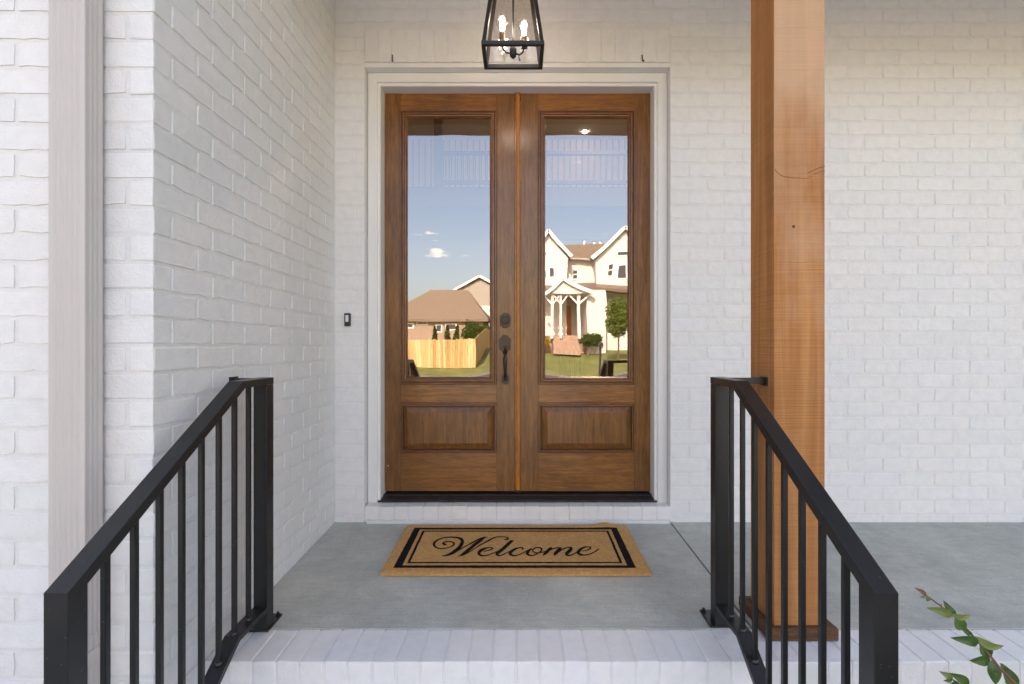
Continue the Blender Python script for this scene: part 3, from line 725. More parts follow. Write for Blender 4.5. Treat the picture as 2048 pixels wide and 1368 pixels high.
# the split knot on the front face
mb = MB(); yk = PY0 - 0.0008
def crack(mb, pts, w):
    for (x0, z0), (x1, z1) in zip(pts[:-1], pts[1:]): mb.bar((x0, yk, z0), (x1, yk, z1), w, 0.0016, up=(0, 1, 0))
KZ = PZ(345, 1.825)
crack(mb, [(1.113, KZ + 0.022), (1.095, KZ + 0.018), (1.078, KZ + 0.012), (1.062, KZ + 0.003), (1.050, KZ - 0.001)], 0.0020)
crack(mb, [(1.113, KZ + 0.006), (1.10, KZ + 0.004), (1.085, KZ - 0.001), (1.07, KZ - 0.006)], 0.0012)
crack(mb, [(0.930, KZ + 0.012), (0.945, KZ - 0.006), (0.965, KZ - 0.016), (0.990, KZ - 0.019), (1.02, KZ - 0.020), (1.045, KZ - 0.022), (1.065, KZ - 0.014)], 0.0007)
mb.build('knot_split', M['crack'], tp)
mb = MB(); mb.lathe((PX(1587, 1.825), PY0 + 0.001, PZ(453, 1.825)), [(0.0055, 0.0), (0.0055, 0.0018)], 12, axis='y'); mb.build('nail_plug', M['cedar_dark'], tp)

# ------------------------------------------------------------------ door frame
fr = thing('door_frame', (0, YD, OZ0), 'white painted wood frame with moulded casing around the double doors', 'door frame')
DX0, DX1, DZ0, DZ1 = PX(766.5, YD), PX(1302.5, YD), PZ(983, YD), PZ(184.5, YD)
prof = [(0, 0.12), (0, 0.0), (0.003, -0.002), (0.030, -0.002), (0.050, -0.002), (0.054, 0.001), (0.055, 0.014), (0.062, 0.016), (0.070, 0.015), (0.0715, 0.019), (0.0715, 0.14)]
fx0, fx1, fz1 = OX0 + 0.003, OX1 - 0.003, OZ1 - 0.003
for sd, mb in sweep_frame(None, fx0, fx1, OZ0 + 0.001, fz1, prof, 2.957, 'lrt').items(): mb.build('casing', M['trim'], fr)
mb = MB(); mb.box(fx0, DX0 - 0.004, YD + 0.05, YD + 0.12, OZ0, fz1); mb.box(DX1 + 0.004, fx1, YD + 0.05, YD + 0.12, OZ0, fz1); mb.box(DX0 - 0.004, DX1 + 0.004, YD + 0.05, YD + 0.12, DZ1 + 0.003, fz1); mb.build('stop', M['rubber'], fr)
mb = MB(); mb.prism_x([(2.963, OZ0 + 0.001), (2.963, OZ0 + 0.012), (2.972, OZ0 + 0.016), (3.025, DZ0 - 0.016), (3.03, DZ0 - 0.010), (YD + 0.06, DZ0 - 0.008), (YD + 0.06, OZ0 + 0.001)], -0.8285, 0.7975); mb.build('threshold', M['threshold'], fr, bevel=0.0012)
mb = MB(); mb.box(-0.8415, 0.811, 2.9565, 2.9625, OZ0 + 0.001, OZ0 + 0.0115); mb.build('threshold_nose', M['threshold'], fr, bevel=0.0012)

# ------------------------------------------------------------------ doors
def pane_mesh(x0, x1, z0, z1, y, amp, seed):
    mb = MB(); nx, nz = 28, 70; rnd = Vector((seed * 3.7, seed * 1.3, 0))
    for j in range(nz + 1):
        for i in range(nx + 1):
            u, v = 2 * i / nx - 1, 2 * j / nz - 1
            d = amp * (1 - u ** 2) * (1 - abs(v) ** 12) + 0.00016 * mnoise.noise(Vector((u * 1.6, v * 4.0, 0)) + rnd)
            mb.v.append((x0 + (x1 - x0) * i / nx, y + d, z0 + (z1 - z0) * j / nz))
    for j in range(nz):
        for i in range(nx):
            a = j * (nx + 1) + i; mb.f.append((a, a + 1, a + nx + 2, a + nx + 1)); mb.mi.append(0)
    return mb
GM = [(-0.003, -0.0006), (0, -0.0006), (0.0015, -0.010), (0.005, -0.0135), (0.009, -0.0135), (0.0125, -0.009), (0.0155, -0.0085), (0.022, -0.0125), (0.0265, -0.0125), (0.0295, -0.007), (0.034, -0.0055), (0.0375, -0.006), (0.046, 0.012)]
PM = [(-0.003, -0.0006), (0, -0.0006), (0.0012, -0.007), (0.004, -0.0095), (0.009, -0.0095), (0.0125, -0.005), (0.0145, -0.0045), (0.0185, -0.006), (0.0225, 0.003), (0.0255, 0.0085)]
zr = dict(mt=PZ(222, YD), mb_=PZ(768, YD), pt=PZ(806, YD), pb=PZ(905, YD))
def door(x0, x1, mx0, mx1, label, seed):
    d = thing('front_door', ((x0 + x1) / 2, YD, DZ0), label, 'door', 'pair of wooden front doors')
    T = 0.045
    MB().box(x0, mx0, YD, YD + T, DZ0 + 0.003, DZ1).build('stile', M['door_v'], d, bevel=0.0012)
    MB().box(mx1, x1, YD, YD + T, DZ0 + 0.003, DZ1).build('stile', M['door_v'], d, bevel=0.0012)
    for nm, za, zb in (('top_rail', zr['mt'], DZ1), ('lock_rail', zr['pt'], zr['mb_']), ('bottom_rail', DZ0 + 0.003, zr['pb'])):
        MB().box(mx0 + 0.0003, mx1 - 0.0003, YD + 0.0008, YD + T - 0.001, za, zb - 0.0002).build(nm, M['door_h'], d, bevel=0.001)
    for sd, mb in sweep_frame(None, mx0 - 0.001, mx1 + 0.001, zr['mb_'] - 0.001, zr['mt'] + 0.001, GM, YD, 'lrtb', (0, 4, 5, 8, 10)).items():
        mb.build('glass_moulding', [M['mould_v' if sd in 'lr' else 'mould_h'], M['glaze']], d)
    g = pane_mesh(mx0 + 0.040, mx1 - 0.040, zr['mb_'] + 0.040, zr['mt'] - 0.040, YD + 0.0085, 0.00045, seed).build('glass_pane', M['glass'], d, smooth=True)
    for sd, mb in sweep_frame(None, mx0 - 0.001, mx1 + 0.001, zr['pb'] - 0.001, zr['pt'] + 0.001, PM, YD, 'lrtb', (0, 4, 5, 7)).items():
        mb.build('panel_moulding', [M['mould_v' if sd in 'lr' else 'mould_h'], M['glaze']], d)
    # raised panel: a bevelled field
    a0, a1, c0, c1 = mx0 + 0.0235, mx1 - 0.0235, zr['pb'] + 0.0235, zr['pt'] - 0.0235
    iv = 0.034
    ring = lambda i, y: [(a0 + i, y, c0 + i), (a1 - i, y, c0 + i), (a1 - i, y, c1 - i), (a0 + i, y, c1 - i)]
    mb = MB(); vs_ = ring(0, YD + 0.012) + ring(0.0, YD + 0.010) + ring(iv - 0.003, YD - 0.004) + ring(iv - 0.002, YD - 0.0065) + ring(iv, YD - 0.007)
    fs = []
    for q in range(4):
        for e in range(4): fs.append((q * 4 + e, q * 4 + (e + 1) % 4, q * 4 + 4 + (e + 1) % 4, q * 4 + 4 + e))
    fs.append((16, 17, 18, 19)); mb.add(vs_, fs); mb.build('raised_panel', M['door_v'], d)
    return d
lx = (PX(767.5, YD), PX(1029.3, YD)); rx = (PX(1041.5, YD), PX(1301.5, YD))
dl = door(lx[0], lx[1], PX(801, YD), PX(993.5, YD), 'left wooden door with glass pane and the dark handle set', 1)
dr = door(rx[0], rx[1], PX(1076.5, YD), PX(1269.5, YD), 'right wooden door with glass pane and no handle', 5)
ax0, ax1 = PX(1029.8, YD), PX(1041.0, YD)
mb = MB(); mb.prism_y([(ax0, DZ0), (ax1, DZ0), (ax1, DZ1), (ax0, DZ1)], YD - 0.004, YD + 0.03); mb.build('meeting_stile', M['mould_v'], dr)
mb = MB()
arc = [(ax0 + 0.007 + (ax1 - ax0 - 0.011) * t, YD - 0.004 - 0.007 * math.sin(math.pi * t) ** 0.6) for t in [q / 8 for q in range(9)]]
mb.add([(x, y, DZ0 + 0.004) for x, y in arc] + [(x, y, DZ1 - 0.004) for x, y in arc], [(i, i + 1, i + 10, i + 9) for i in range(8)]); mb.build('astragal', M['astragal'], dr, smooth=True)
mb = MB(); mb.box(ax0 + 0.003, ax1 - 0.002, YD - 0.012, YD, DZ0 - 0.006, DZ0 + 0.010); mb.box(ax0 + 0.003, ax1 - 0.002, YD - 0.012, YD, DZ1 - 0.010, DZ1 + 0.004); mb.build('flush_bolt', M['rubber'], dr, bevel=0.002)

# handle set
def plate_poly(cx, cz, w, h, k=0.32):
    a, b = w / 2, h / 2
    return [(cx - a, cz - b * (1 - k)), (cx - a * 0.72, cz - b * (1 - k) - b * 0.10), (cx - a * 0.42, cz - b * 0.95), (cx, cz - b), (cx + a * 0.42, cz - b * 0.95), (cx + a * 0.72, cz - b * (1 - k) - b * 0.10), (cx + a, cz - b * (1 - k)),
            (cx + a, cz + b * (1 - k)), (cx + a * 0.72, cz + b * (1 - k) + b * 0.10), (cx + a * 0.42, cz + b * 0.95), (cx, cz + b), (cx - a * 0.42, cz + b * 0.95), (cx - a * 0.72, cz + b * (1 - k) + b * 0.10), (cx - a, cz + b * (1 - k))]
hx = PX(1010.2, YD)
MB().prism_y(plate_poly(hx, PZ(641, YD), 0.064, 0.094, 0.38), YD - 0.007, YD).build('deadbolt_plate', M['bronze'], dl, bevel=0.0012)
o = MB().lathe((hx, YD - 0.0065, PZ(640.5, YD)), [(0.0255, 0), (0.0255, 0.010), (0.0235, 0.013), (0.0185, 0.013), (0.0175, 0.011), (0.012, 0.012)], 24, axis='y').build('deadbolt', M['bronze'], dl, smooth=False, bevel=0.0)
MB().box(hx - 0.0011, hx + 0.0011, YD - 0.0195, YD - 0.018, PZ(643, YD) - 0.003, PZ(640, YD)).build('keyway', M['rubber'], o)
MB().prism_y(plate_poly(hx - 0.001, PZ(688, YD), 0.070, 0.110, 0.42), YD - 0.007, YD).build('handle_plate', M['bronze'], dl, bevel=0.0012)
MB().prism_y(plate_poly(hx + 0.002, PZ(758.5, YD), 0.044, 0.062, 0.34), YD - 0.006, YD).build('handle_foot_plate', M['bronze'], dl, bevel=0.0012)
gx = hx + 0.001
gp = [(gx, YD - 0.006, PZ(700, YD)), (gx, YD - 0.030, PZ(701.5, YD)), (gx, YD - 0.050, PZ(707, YD)), (gx, YD - 0.058, PZ(715, YD)), (gx, YD - 0.057, PZ(728, YD)), (gx, YD - 0.050, PZ(741, YD)), (gx + 0.001, YD - 0.038, PZ(751, YD)), (gx + 0.001, YD - 0.022, PZ(756.5, YD)), (gx + 0.001, YD - 0.006, PZ(758, YD))]
g = MB().tube(gp, [0.009, 0.0095, 0.0115, 0.0125, 0.0108, 0.0085, 0.0078, 0.0085, 0.0095], 12).build('handle_grip', M['bronze'], dl, smooth=True)
MB().lathe((gx + 0.001, YD - 0.026, PZ(757.5, YD)), [(0.004, -0.004), (0.0105, 0.0), (0.0105, 0.006), (0.005, 0.010)], 14, axis='y').build('grip_boss', M['bronze'], g, smooth=True)
MB().box(gx - 0.013, gx + 0.013, YD - 0.026, YD - 0.007, PZ(695.5, YD), PZ(693, YD)).build('thumb_latch', M['bronze'], dl, bevel=0.002)
MB().lathe((PX(776.3, YD), YD - 0.0002, PZ(931.5, YD)), [(0.0035, 0), (0.003, 0.0015)], 10, axis='y').build('plug', M['white_plastic'], dl)

# ------------------------------------------------------------------ doorbell, hooks
db = thing('doorbell', (PX(696.3, YW), YW, PZ(639.5, YW)), 'small black doorbell with a pale button on the brick wall', 'doorbell')
bx_, bz_ = PX(696.3, YW), PZ(639.5, YW)
MB().box(bx_ - 0.0165, bx_ + 0.0165, YW - 0.020, YW + 0.004, bz_ - 0.037, bz_ + 0.037).build('housing', M['plastic_dark'], db, bevel=0.003, seg=2)
MB().box(bx_ - 0.0085, bx_ + 0.0085, YW - 0.0225, YW - 0.0195, bz_ - 0.013, bz_ + 0.026).build('button', M['white_plastic'], db, bevel=0.002)
for px, py, lab in ((786, 122, 'black hook nail above the left door, under the upright bricks'), (1038, 121, 'black hook nail behind the lantern above the doors'), (1283, 122, 'black hook nail above the right door, under the upright bricks')):
    hk = thing('wall_hook', (PX(px, YW), YW - 0.01, PZ(py, YW)), lab, 'hook', 'hooks over the doors')
    X, Z = PX(px, YW), PZ(py, YW)
    MB().tube([(X - 0.001, YW - 0.010, Z + 0.025), (X, YW - 0.016, Z + 0.024), (X, YW - 0.018, Z + 0.01), (X + 0.001, YW - 0.020, Z - 0.008), (X + 0.004, YW - 0.028, Z - 0.018), (X + 0.0045, YW - 0.036, Z - 0.014)], 0.0038, 6).build('shank', M['black'], hk, smooth=True)

# ------------------------------------------------------------------ lantern
LD = 2.40; Lw = 0.145; lx0 = PX(1025.6, 2.30)
LZ = PZ(90, 2.30) + 0.0
ln = thing('hanging_lantern', (lx0, LD, LZ), 'black hanging lantern with clear glass and lit bulbs above the doors', 'lantern')
LH, Lt = 0.50, 0.075; LDp = 0.105          # half depth
def corner(u, v, z):
    t = (z - LZ) / LH; hw = Lw + (Lt - Lw) * t; hd = LDp + (0.055 - LDp) * t
    return Vector((lx0 + u * hw, LD + v * hd, z))
bw = 0.0175
for u in (-1, 1):
    for v in (-1, 1):
        a, b = corner(u, v, LZ), corner(u, v, LZ + LH)
        a = a - Vector((u, v, 0)) * bw / 2; b = b - Vector((u, v, 0)) * bw / 2
        MB().bar(a, b, bw, bw, up=(0, 1, 0)).build('corner_bar', M['lamp_metal'], ln, bevel=0.001)
for z, hw, hd, nm in ((LZ, Lw, LDp, 'bottom_bar'), (LZ + LH - bw, Lt, 0.055, 'top_bar')):
    for v in (-1, 1):
        y = LD + v * (hd - bw / 2); MB().box(lx0 - hw, lx0 + hw, y - bw / 2 - 0.0006, y + bw / 2 + 0.0006, z - 0.0003, z + bw + 0.001).build(nm, M['lamp_metal'], ln, bevel=0.001)
    for u in (-1, 1):
        x = lx0 + u * (hw - bw / 2); MB().box(x - bw / 2 - 0.0006, x + bw / 2 + 0.0006, LD - hd + bw + 0.001, LD + hd - bw - 0.001, z, z + bw).build(nm, M['lamp_metal'], ln, bevel=0.001)
for u, v in ((0, -1), (0, 1), (-1, 0), (1, 0)):
    zb, zt2 = LZ + bw, LZ + LH - bw
    if v:
        q = [corner(-1, v, zb), corner(1, v, zb), corner(1, v, zt2), corner(-1, v, zt2)]; off = Vector((0, -v * bw * 0.55, 0)); sh = [Vector((bw * .6, 0, 0)), Vector((-bw * .6, 0, 0)), Vector((-bw * .6, 0, 0)), Vector((bw * .6, 0, 0))]
    else:
        q = [corner(u, -1, zb), corner(u, 1, zb), corner(u, 1, zt2), corner(u, -1, zt2)]; off = Vector((-u * bw * 0.55, 0, 0)); sh = [Vector((0, bw * .6, 0)), Vector((0, -bw * .6, 0)), Vector((0, -bw * .6, 0)), Vector((0, bw * .6, 0))]
    MB().add([p + off + s_ for p, s_ in zip(q, sh)], [(0, 1, 2, 3)]).build('glass_pane', M['seeded'], ln)
MB().box(lx0 - Lt, lx0 + Lt, LD - 0.055, LD + 0.055, LZ + LH + 0.0015, LZ + LH + 0.018).build('cap', M['lamp_metal'], ln, bevel=0.003)
MB().tube([(lx0, LD, LZ + LH + 0.018), (lx0, LD, 3.10)], 0.007, 8).build('chain_rod', M['lamp_metal'], ln)
hubz = LZ + 0.030
MB().lathe((lx0, LD, hubz - 0.026), [(0.004, -0.010), (0.008, -0.004), (0.0145, 0.0), (0.0165, 0.006), (0.0165, 0.034), (0.013, 0.044), (0.009, 0.050), (0.0055, 0.052), (0.0055, 0.06)], 16).build('hub', M['lamp_metal'], ln, smooth=True)
MB().tube([(lx0, LD, hubz + 0.03), (lx0, LD, hubz + 0.10), (lx0, LD, hubz + 0.11), (lx0, LD, LZ + LH)], [0.0055, 0.0055, 0.0045, 0.0045], 8).build('stem', M['lamp_metal'], ln)
for bx2, by2, dz in ((-0.052, -0.012, 0.004), (0.053, 0.012, -0.002)):
    X, Y = lx0 + bx2, LD + by2
    s_ = 1 if bx2 > 0 else -1
    MB().tube([(lx0 + s_ * 0.014, LD + by2 * 0.3, hubz - 0.010), (lx0 + s_ * 0.032, LD + by2 * 0.6, hubz - 0.012), (lx0 + s_ * 0.046, Y, hubz + 0.001), (X, Y, hubz + 0.024 + dz)], 0.0042, 8).build('arm', M['lamp_metal'], ln, smooth=True)
    sk = MB().lathe((X, Y, hubz + 0.024 + dz), [(0.0165, 0.0), (0.0165, 0.004), (0.0145, 0.006), (0.0145, 0.052)], 14).build('candle_sleeve', M['sleeve'], ln, smooth=False)
    zb = hubz + 0.076 + dz
    bl = MB().lathe((X, Y, zb), [(0.0125, 0.0), (0.013, 0.012), (0.019, 0.026), (0.0265, 0.042), (0.0290, 0.056), (0.0270, 0.070), (0.020, 0.081), (0.010, 0.087), (0.002, 0.0885)], 18).build('bulb', M['bulb_glass'], ln, smooth=True)
    MB().lathe((X, Y, zb + 0.010), [(0.006, 0.0), (0.0095, 0.006), (0.0095, 0.046), (0.005, 0.056)], 10).build('filament', M['filament'], bl, smooth=True)
    ld = bpy.data.lights.new('bulb_light', 'POINT'); ld.energy = 0.42; ld.color = (1.0, 0.92, 0.82); ld.shadow_soft_size = 0.025
    lo_ = bpy.data.objects.new('bulb_light', ld); COL.objects.link(lo_); lo_.parent = ln; lo_.location = (X - lx0, Y - LD, zb + 0.045 - LZ)

# ------------------------------------------------------------------ doormat
MT = 0.017
def mat_pt(px, py, lift=0.0):
    d = (1.1293 - MT) / ((py - 692) / 1000 + SLOPE)
    return (PX(px, d), d, floor_z(d) + MT + lift)
mat = thing('doormat', (-0.02, 2.54, floor_z(2.54)), 'tan coir doormat with black borders reading Welcome before the doors', 'doormat')
MX0, MX1, MY0, MY1 = -0.634, 0.596, 2.266, 2.822
def curl(x, y): return 0.016 * math.exp(-((x - 0.475) / 0.055) ** 2) * max(0, (y - 2.74) / 0.082) ** 2
mb = MB(); nx, ny = 80, 30
rndm = random.Random(5)
for j in range(ny + 1):
    for i in range(nx + 1):
        x = MX0 + (MX1 - MX0) * i / nx; y = MY0 + (MY1 - MY0) * j / ny
        ex = 0.003 * mnoise.noise(Vector((y * 9, 1, 0))) if i in (0, nx) else 0; ey = 0.003 * mnoise.noise(Vector((x * 7, 4, 0))) if j in (0, ny) else 0
        edge = 0.003 if (i in (0, nx) or j in (0, ny)) else 0
        mb.v.append((x + ex, y + ey, floor_z(y) + MT - edge + curl(x, y) + 0.0007 * mnoise.noise(Vector((x * 30, y * 30, 0)))))
for j in range(ny):
    for i in range(nx):
        a = j * (nx + 1) + i; mb.f.append((a, a + 1, a + nx + 2, a + nx + 1)); mb.mi.append(0)
rim = [i for i in range(nx + 1)] + [j * (nx + 1) + nx for j in range(1, ny + 1)] + [ny * (nx + 1) + i for i in range(nx - 1, -1, -1)] + [j * (nx + 1) for j in range(ny - 1, 0, -1)]
o = len(mb.v)
for r_ in rim: x, y, z = mb.v[r_]; mb.v.append((x, y, floor_z(y) + 0.002))
for q in range(len(rim)): q2 = (q + 1) % len(rim); mb.f.append((rim[q], o + q, o + q2, rim[q2])); mb.mi.append(0)
mb.build('pile', M['coir'], mat)
# printed borders
def strip_rect(x0, x1, y0, y1, w, wy, name):
    mb = MB(); lift = 0.0011
    def strip(xa, xb, ya, yb):
        m = max(2, int(max(xb - xa, yb - ya) / 0.012)); along_x = (xb - xa) > (yb - ya); o = len(mb.v)
        for q in range(m + 1):
            t = q / m; jj = [rndm.uniform(-0.0011, 0.0011) for _ in range(2)]
            if along_x: x = xa + (xb - xa) * t; pts = [(x, ya + jj[0]), (x, yb + jj[1])]
            else: y = ya + (yb - ya) * t; pts = [(xa + jj[0], y), (xb + jj[1], y)]
            for (x, y) in pts: mb.v.append((x, y, floor_z(y) + MT + lift + curl(x, y)))
        for q in range(m): mb.f.append((o + 2 * q, o + 2 * q + 1, o + 2 * q + 3, o + 2 * q + 2)); mb.mi.append(0)
    strip(x0, x1, y0, y0 + wy); strip(x0, x1, y1 - wy, y1); strip(x0, x0 + w, y0 + wy, y1 - wy); strip(x1 - w, x1, y0 + wy, y1 - wy)
    return mb.build(name, M['print'], mat)
strip_rect(-0.586, 0.537, 2.312, 2.775, 0.036, 0.024, 'printed_border')
strip_rect(-0.533, 0.484, 2.358, 2.735, 0.0125, 0.0125, 'printed_border')
# the script word, drawn as pen strokes of changing width
A, B = 0, 1940
S = []
def st(off, *p): S.append([(x + off, y, w) for x, y, w in p])
st(A, (575,315,14),(530,314,36),(500,295,42),(530,266,26),(610,252,20),(690,262,26),(735,295,38),(715,335,28),(640,375,22),(550,398,20),(450,405,20),(370,390,26),(315,350,40),(300,305,50),(325,260,38),(400,210,28),(500,175,22),(610,158,22),(720,158,24),(820,172,34),(890,205,60),(912,255,68),(890,320,72),(840,385,66),(760,450,62),(670,510,55),(570,550,35),(460,562,6))
st(A, (560,555,14),(700,520,25),(800,460,20),(900,400,20),(1030,330,22),(1150,265,28),(1260,205,25),(1370,162,18),(1455,152,6))
st(A, (1455,152,5),(1380,180,30),(1290,240,60),(1190,310,60),(1100,390,62),(1010,460,62),(930,520,50),(860,560,22),(800,570,6))
st(A, (850,565,14),(930,540,30),(1040,490,20),(1150,425,20),(1280,340,22),(1400,275,24),(1500,220,30),(1600,170,24),(1700,150,18),(1800,150,16),(1880,165,24),(1900,190,36),(1860,208,28),(1810,205,12))
st(A, (1370,465,14),(1460,450,18),(1540,420,26),(1568,396,26),(1530,382,18),(1450,390,28),(1360,420,50),(1290,465,62),(1270,510,58),(1310,550,40),(1380,560,24),(1470,545,20),(1560,510,20),(1650,472,18))
st(A, (2028,240,6),(1970,252,52),(1900,310,66),(1820,385,68),(1740,450,68),(1670,500,66),(1660,535,50),(1710,555,28),(1780,540,20),(1860,500,20),(1945,462,18))
st(B, (262,428,22),(276,410,40),(268,388,24),(235,380,18),(170,395,26),(90,430,46),(25,475,58),(2,515,60),(40,545,40),(110,558,24),(200,535,20),(290,495,20),(380,445,18))
st(B, (485,412,18),(430,430,40),(385,475,60),(375,515,60),(410,545,36),(480,555,22),(560,530,22),(640,485,24),(680,440,30),(675,405,32),(620,382,20),(560,385,22),(510,415,26),(490,450,24),(510,480,22),(560,495,20),(620,495,18),(720,480,18),(800,450,16))
st(B, (912,385,12),(870,402,50),(820,450,60),(770,500,60),(712,550,18))
st(B, (770,510,18),(880,430,20),(980,395,20),(1065,385,18))
st(B, (1110,385,12),(1080,410,60),(1030,460,66),(980,510,66),(948,550,22))
st(B, (1000,520,20),(1090,450,22),(1180,400,22),(1260,382,20),(1320,390,40),(1310,430,66),(1260,475,66),(1215,520,60),(1240,550,36),(1310,550,22),(1390,515,22),(1480,460,20))
st(B, (1560,462,14),(1650,445,18),(1720,415,26),(1740,385,28),(1700,368,18),(1620,375,26),(1550,405,44),(1490,455,60),(1470,500,52),(1520,535,40),(1600,545,24),(1700,530,20),(1800,490,18),(1880,440,22),(1930,405,5))
def catmull(p, m=7):
    out = []
    for i in range(len(p) - 1):
        p0, p1, p2, p3 = p[max(i - 1, 0)], p[i], p[i + 1], p[min(i + 2, len(p) - 1)]
        for q in range(m):
            t = q / m
            out.append(tuple(0.5 * ((2 * b) + (c_ - a) * t + (2 * a - 5 * b + 4 * c_ - d) * t * t + (3 * b - a - 3 * c_ + d) * t ** 3) for a, b, c_, d in zip(p0, p1, p2, p3)))
    out.append(p[-1]); return out
mb = MB(); lift = 0.0012
for s_i, stroke in enumerate(S):
    c_ = catmull(stroke); o = len(mb.v)
    for i, (x, y, w) in enumerate(c_):
        a, b = c_[max(i - 1, 0)], c_[min(i + 1, len(c_) - 1)]; tx, ty = b[0] - a[0], b[1] - a[1]; L = math.hypot(tx, ty) or 1
        nx_, ny_ = -ty / L, tx / L; w = max(w, 3) / 2 * 1.05 + rndm.uniform(-1, 1)
        for sg in (-1, 1): mb.v.append(mat_pt(840 + (x + sg * nx_ * w) / 10.779, 1060 + (y + sg * ny_ * w) / 10.779, lift + s_i * 0.00005))
    for i in range(len(c_) - 1): mb.f.append((o + 2 * i, o + 2 * i + 1, o + 2 * i + 3, o + 2 * i + 2)); mb.mi.append(0)
mb.build('printed_word', M['print'], mat)
# loose fibres standing out of the pile and round the edge
mb = MB()
for q in range(9000):
    if q < 5200:
        e = rndm.random()
        if e < 0.55: x, y = rndm.uniform(MX0, MX1), MY0 + rndm.uniform(-0.001, 0.004)
        elif e < 0.7: x, y = rndm.uniform(MX0, MX1), MY1
        elif e < 0.85: x, y = MX0 + rndm.uniform(-0.001, 0.003), rndm.uniform(MY0, MY1)
        else: x, y = MX1 + rndm.uniform(-0.003, 0.001), rndm.uniform(MY0, MY1)
        z = floor_z(y) + rndm.uniform(0.003, MT) + curl(x, y)
    else:
        x, y = rndm.uniform(MX0, MX1), rndm.uniform(MY0, MY1)
        inb = -0.59 < x < 0.54 and 2.308 < y < 2.779
        if inb: 
            if rndm.random() < 0.93 or not (-0.50 < x < 0.45 and 2.38 < y < 2.71): continue
            continue
        z = floor_z(y) + MT - 0.001 + curl(x, y)
    dx, dy_, dz_ = rndm.uniform(-0.003, 0.003), rndm.uniform(-0.004, 0.002), rndm.uniform(0.001, 0.005)
    t = 0.0006
    mb.add([(x - t, y, z), (x + t, y, z), (x + dx, y + dy_, z + dz_)], [(0, 1, 2)])
o = mb.build('loose_fibres', M['coir'], mat); o['kind'] = 'stuff'

# ------------------------------------------------------------------ shrub at the right
SD = 1.0
def sp(cx, cy, d=SD): return Vector((PX(1800 + cx / 6.274, d), d, PZ(1150 + cy / 6.274, d)))
sh = thing('shrub', (1.15, SD, -0.49), 'leafy green twig of a young shrub at the lower right', 'shrub')
main = [(185, 160), (260, 200), (330, 255), (500, 380), (690, 530), (850, 690), (990, 850), (1160, 1050), (1260, 1180), (1420, 1340), (1600, 1620), (1760, 2000), (1850, 2600), (1880, 3400)]
dm = lambda i: SD + 0.004 * i
pts = [sp(x, y, SD + 0.03 * math.sin(i * 0.5)) for i, (x, y) in enumerate(main)]
MB().tube(pts, [0.0005, 0.0009, 0.0012, 0.0014, 0.0017, 0.0019, 0.0021, 0.0024, 0.0026, 0.003, 0.0035, 0.004, 0.005, 0.007], 7).build('stem', M['stem'], sh, smooth=True)
tw = [(490, 1205), (560, 1245), (640, 1300), (740, 1362), (900, 1470), (1300, 1800), (1760, 2300)]
MB().tube([sp(x, y, SD + 0.02 * i * 0.3) for i, (x, y) in enumerate(tw)], [0.0006, 0.0011, 0.0015, 0.0017, 0.0022, 0.003, 0.004], 7).build('twig', M['stem'], sh, smooth=True)
def leaf(b, t, w, bend, mat_, dz=0.0, fold=0.25, dd=0.0):
    P0, P1 = sp(*b), sp(*t); P0 = P0 + Vector((0, dd, 0)); P1 = P1 + Vector((0, dz, 0)); L = (P1 - P0).length; ax = (P1 - P0).normalized()
    nrm = Vector((0, -1, 0)); sd = ax.cross(nrm).normalized(); nrm = sd.cross(ax)
    W = 1.35 * w / 6.274 / 1000 * SD; mb = MB(); m = 9
    for i in range(m + 1):
        u = i / m; hw = W / 2 * (math.sin(math.pi * min(1, u ** 0.78)) ** 0.8 if 0 < u < 1 else 0.0)
        c_ = P0 + ax * (L * u) + sd * (bend / 6.274 / 1000 * math.sin(math.pi * u)) + nrm * (0.10 * L * math.sin(math.pi * u))
        for k_, s_ in enumerate((-1, -0.5, 0, 0.5, 1)): mb.v.append(tuple(c_ + sd * (hw * s_) + nrm * (hw * fold * abs(s_) + 0.0007 * math.sin(7 * u + s_ * 2))))
    for i in range(m):
        for k_ in range(4): a = i * 5 + k_; mb.f.append((a, a + 1, a + 6, a + 5)); mb.mi.append(0)
    return mb.build('leaf', M[mat_], sh, smooth=True)
for a in [((655, 520), (325, 408), 78, 28, 'leaf_light'), ((700, 490), (598, 352), 62, -26, 'leaf_dark', 0.01), ((640, 495), (832, 462), 60, 22, 'leaf_light', -0.01), ((690, 500), (838, 665), 112, 42, 'leaf_dark'),
          ((985, 862), (570, 748), 92, 36, 'leaf_dark', -0.01), ((905, 745), (755, 655), 46, -10, 'leaf_dark'), ((930, 770), (1252, 858), 74, 42, 'leaf_light', -0.008), ((1010, 815), (1158, 1012), 118, 40, 'leaf_dark'),
          ((1135, 1068), (865, 1070), 96, 18, 'leaf_dark'), ((1150, 1055), (1130, 1332), 128, 34, 'leaf_dark', -0.012), ((1250, 1105), (1420, 1215), 62, 34, 'leaf_dark'), ((1290, 1160), (1500, 1360), 118, 40, 'leaf_dark'), ((1420, 1340), (1310, 1340), 60, 0, 'leaf_dark'),
          ((330, 258), (185, 158), 40, 8, 'leaf_brown'), ((330, 262), (235, 275), 22, 0, 'leaf_light'), ((345, 262), (335, 335), 40, 0, 'leaf_light'), ((365, 280), (375, 325), 26, 0, 'leaf_brown'), ((575, 415), (590, 400), 16, 0, 'leaf_brown'), ((510, 390), (520, 360), 12, 0, 'leaf_brown'),
          ((655, 1312), (490, 1205), 58, 12, 'leaf_light'), ((660, 1318), (540, 1322), 40, 8, 'leaf_dark'), ((860, 1385), (612, 1225), 84, 24, 'leaf_dark'), ((735, 1352), (600, 1375), 60, 5, 'leaf_dark'), ((900, 1470), (820, 1360), 60, 5, 'leaf_dark')]:
    leaf(*a)

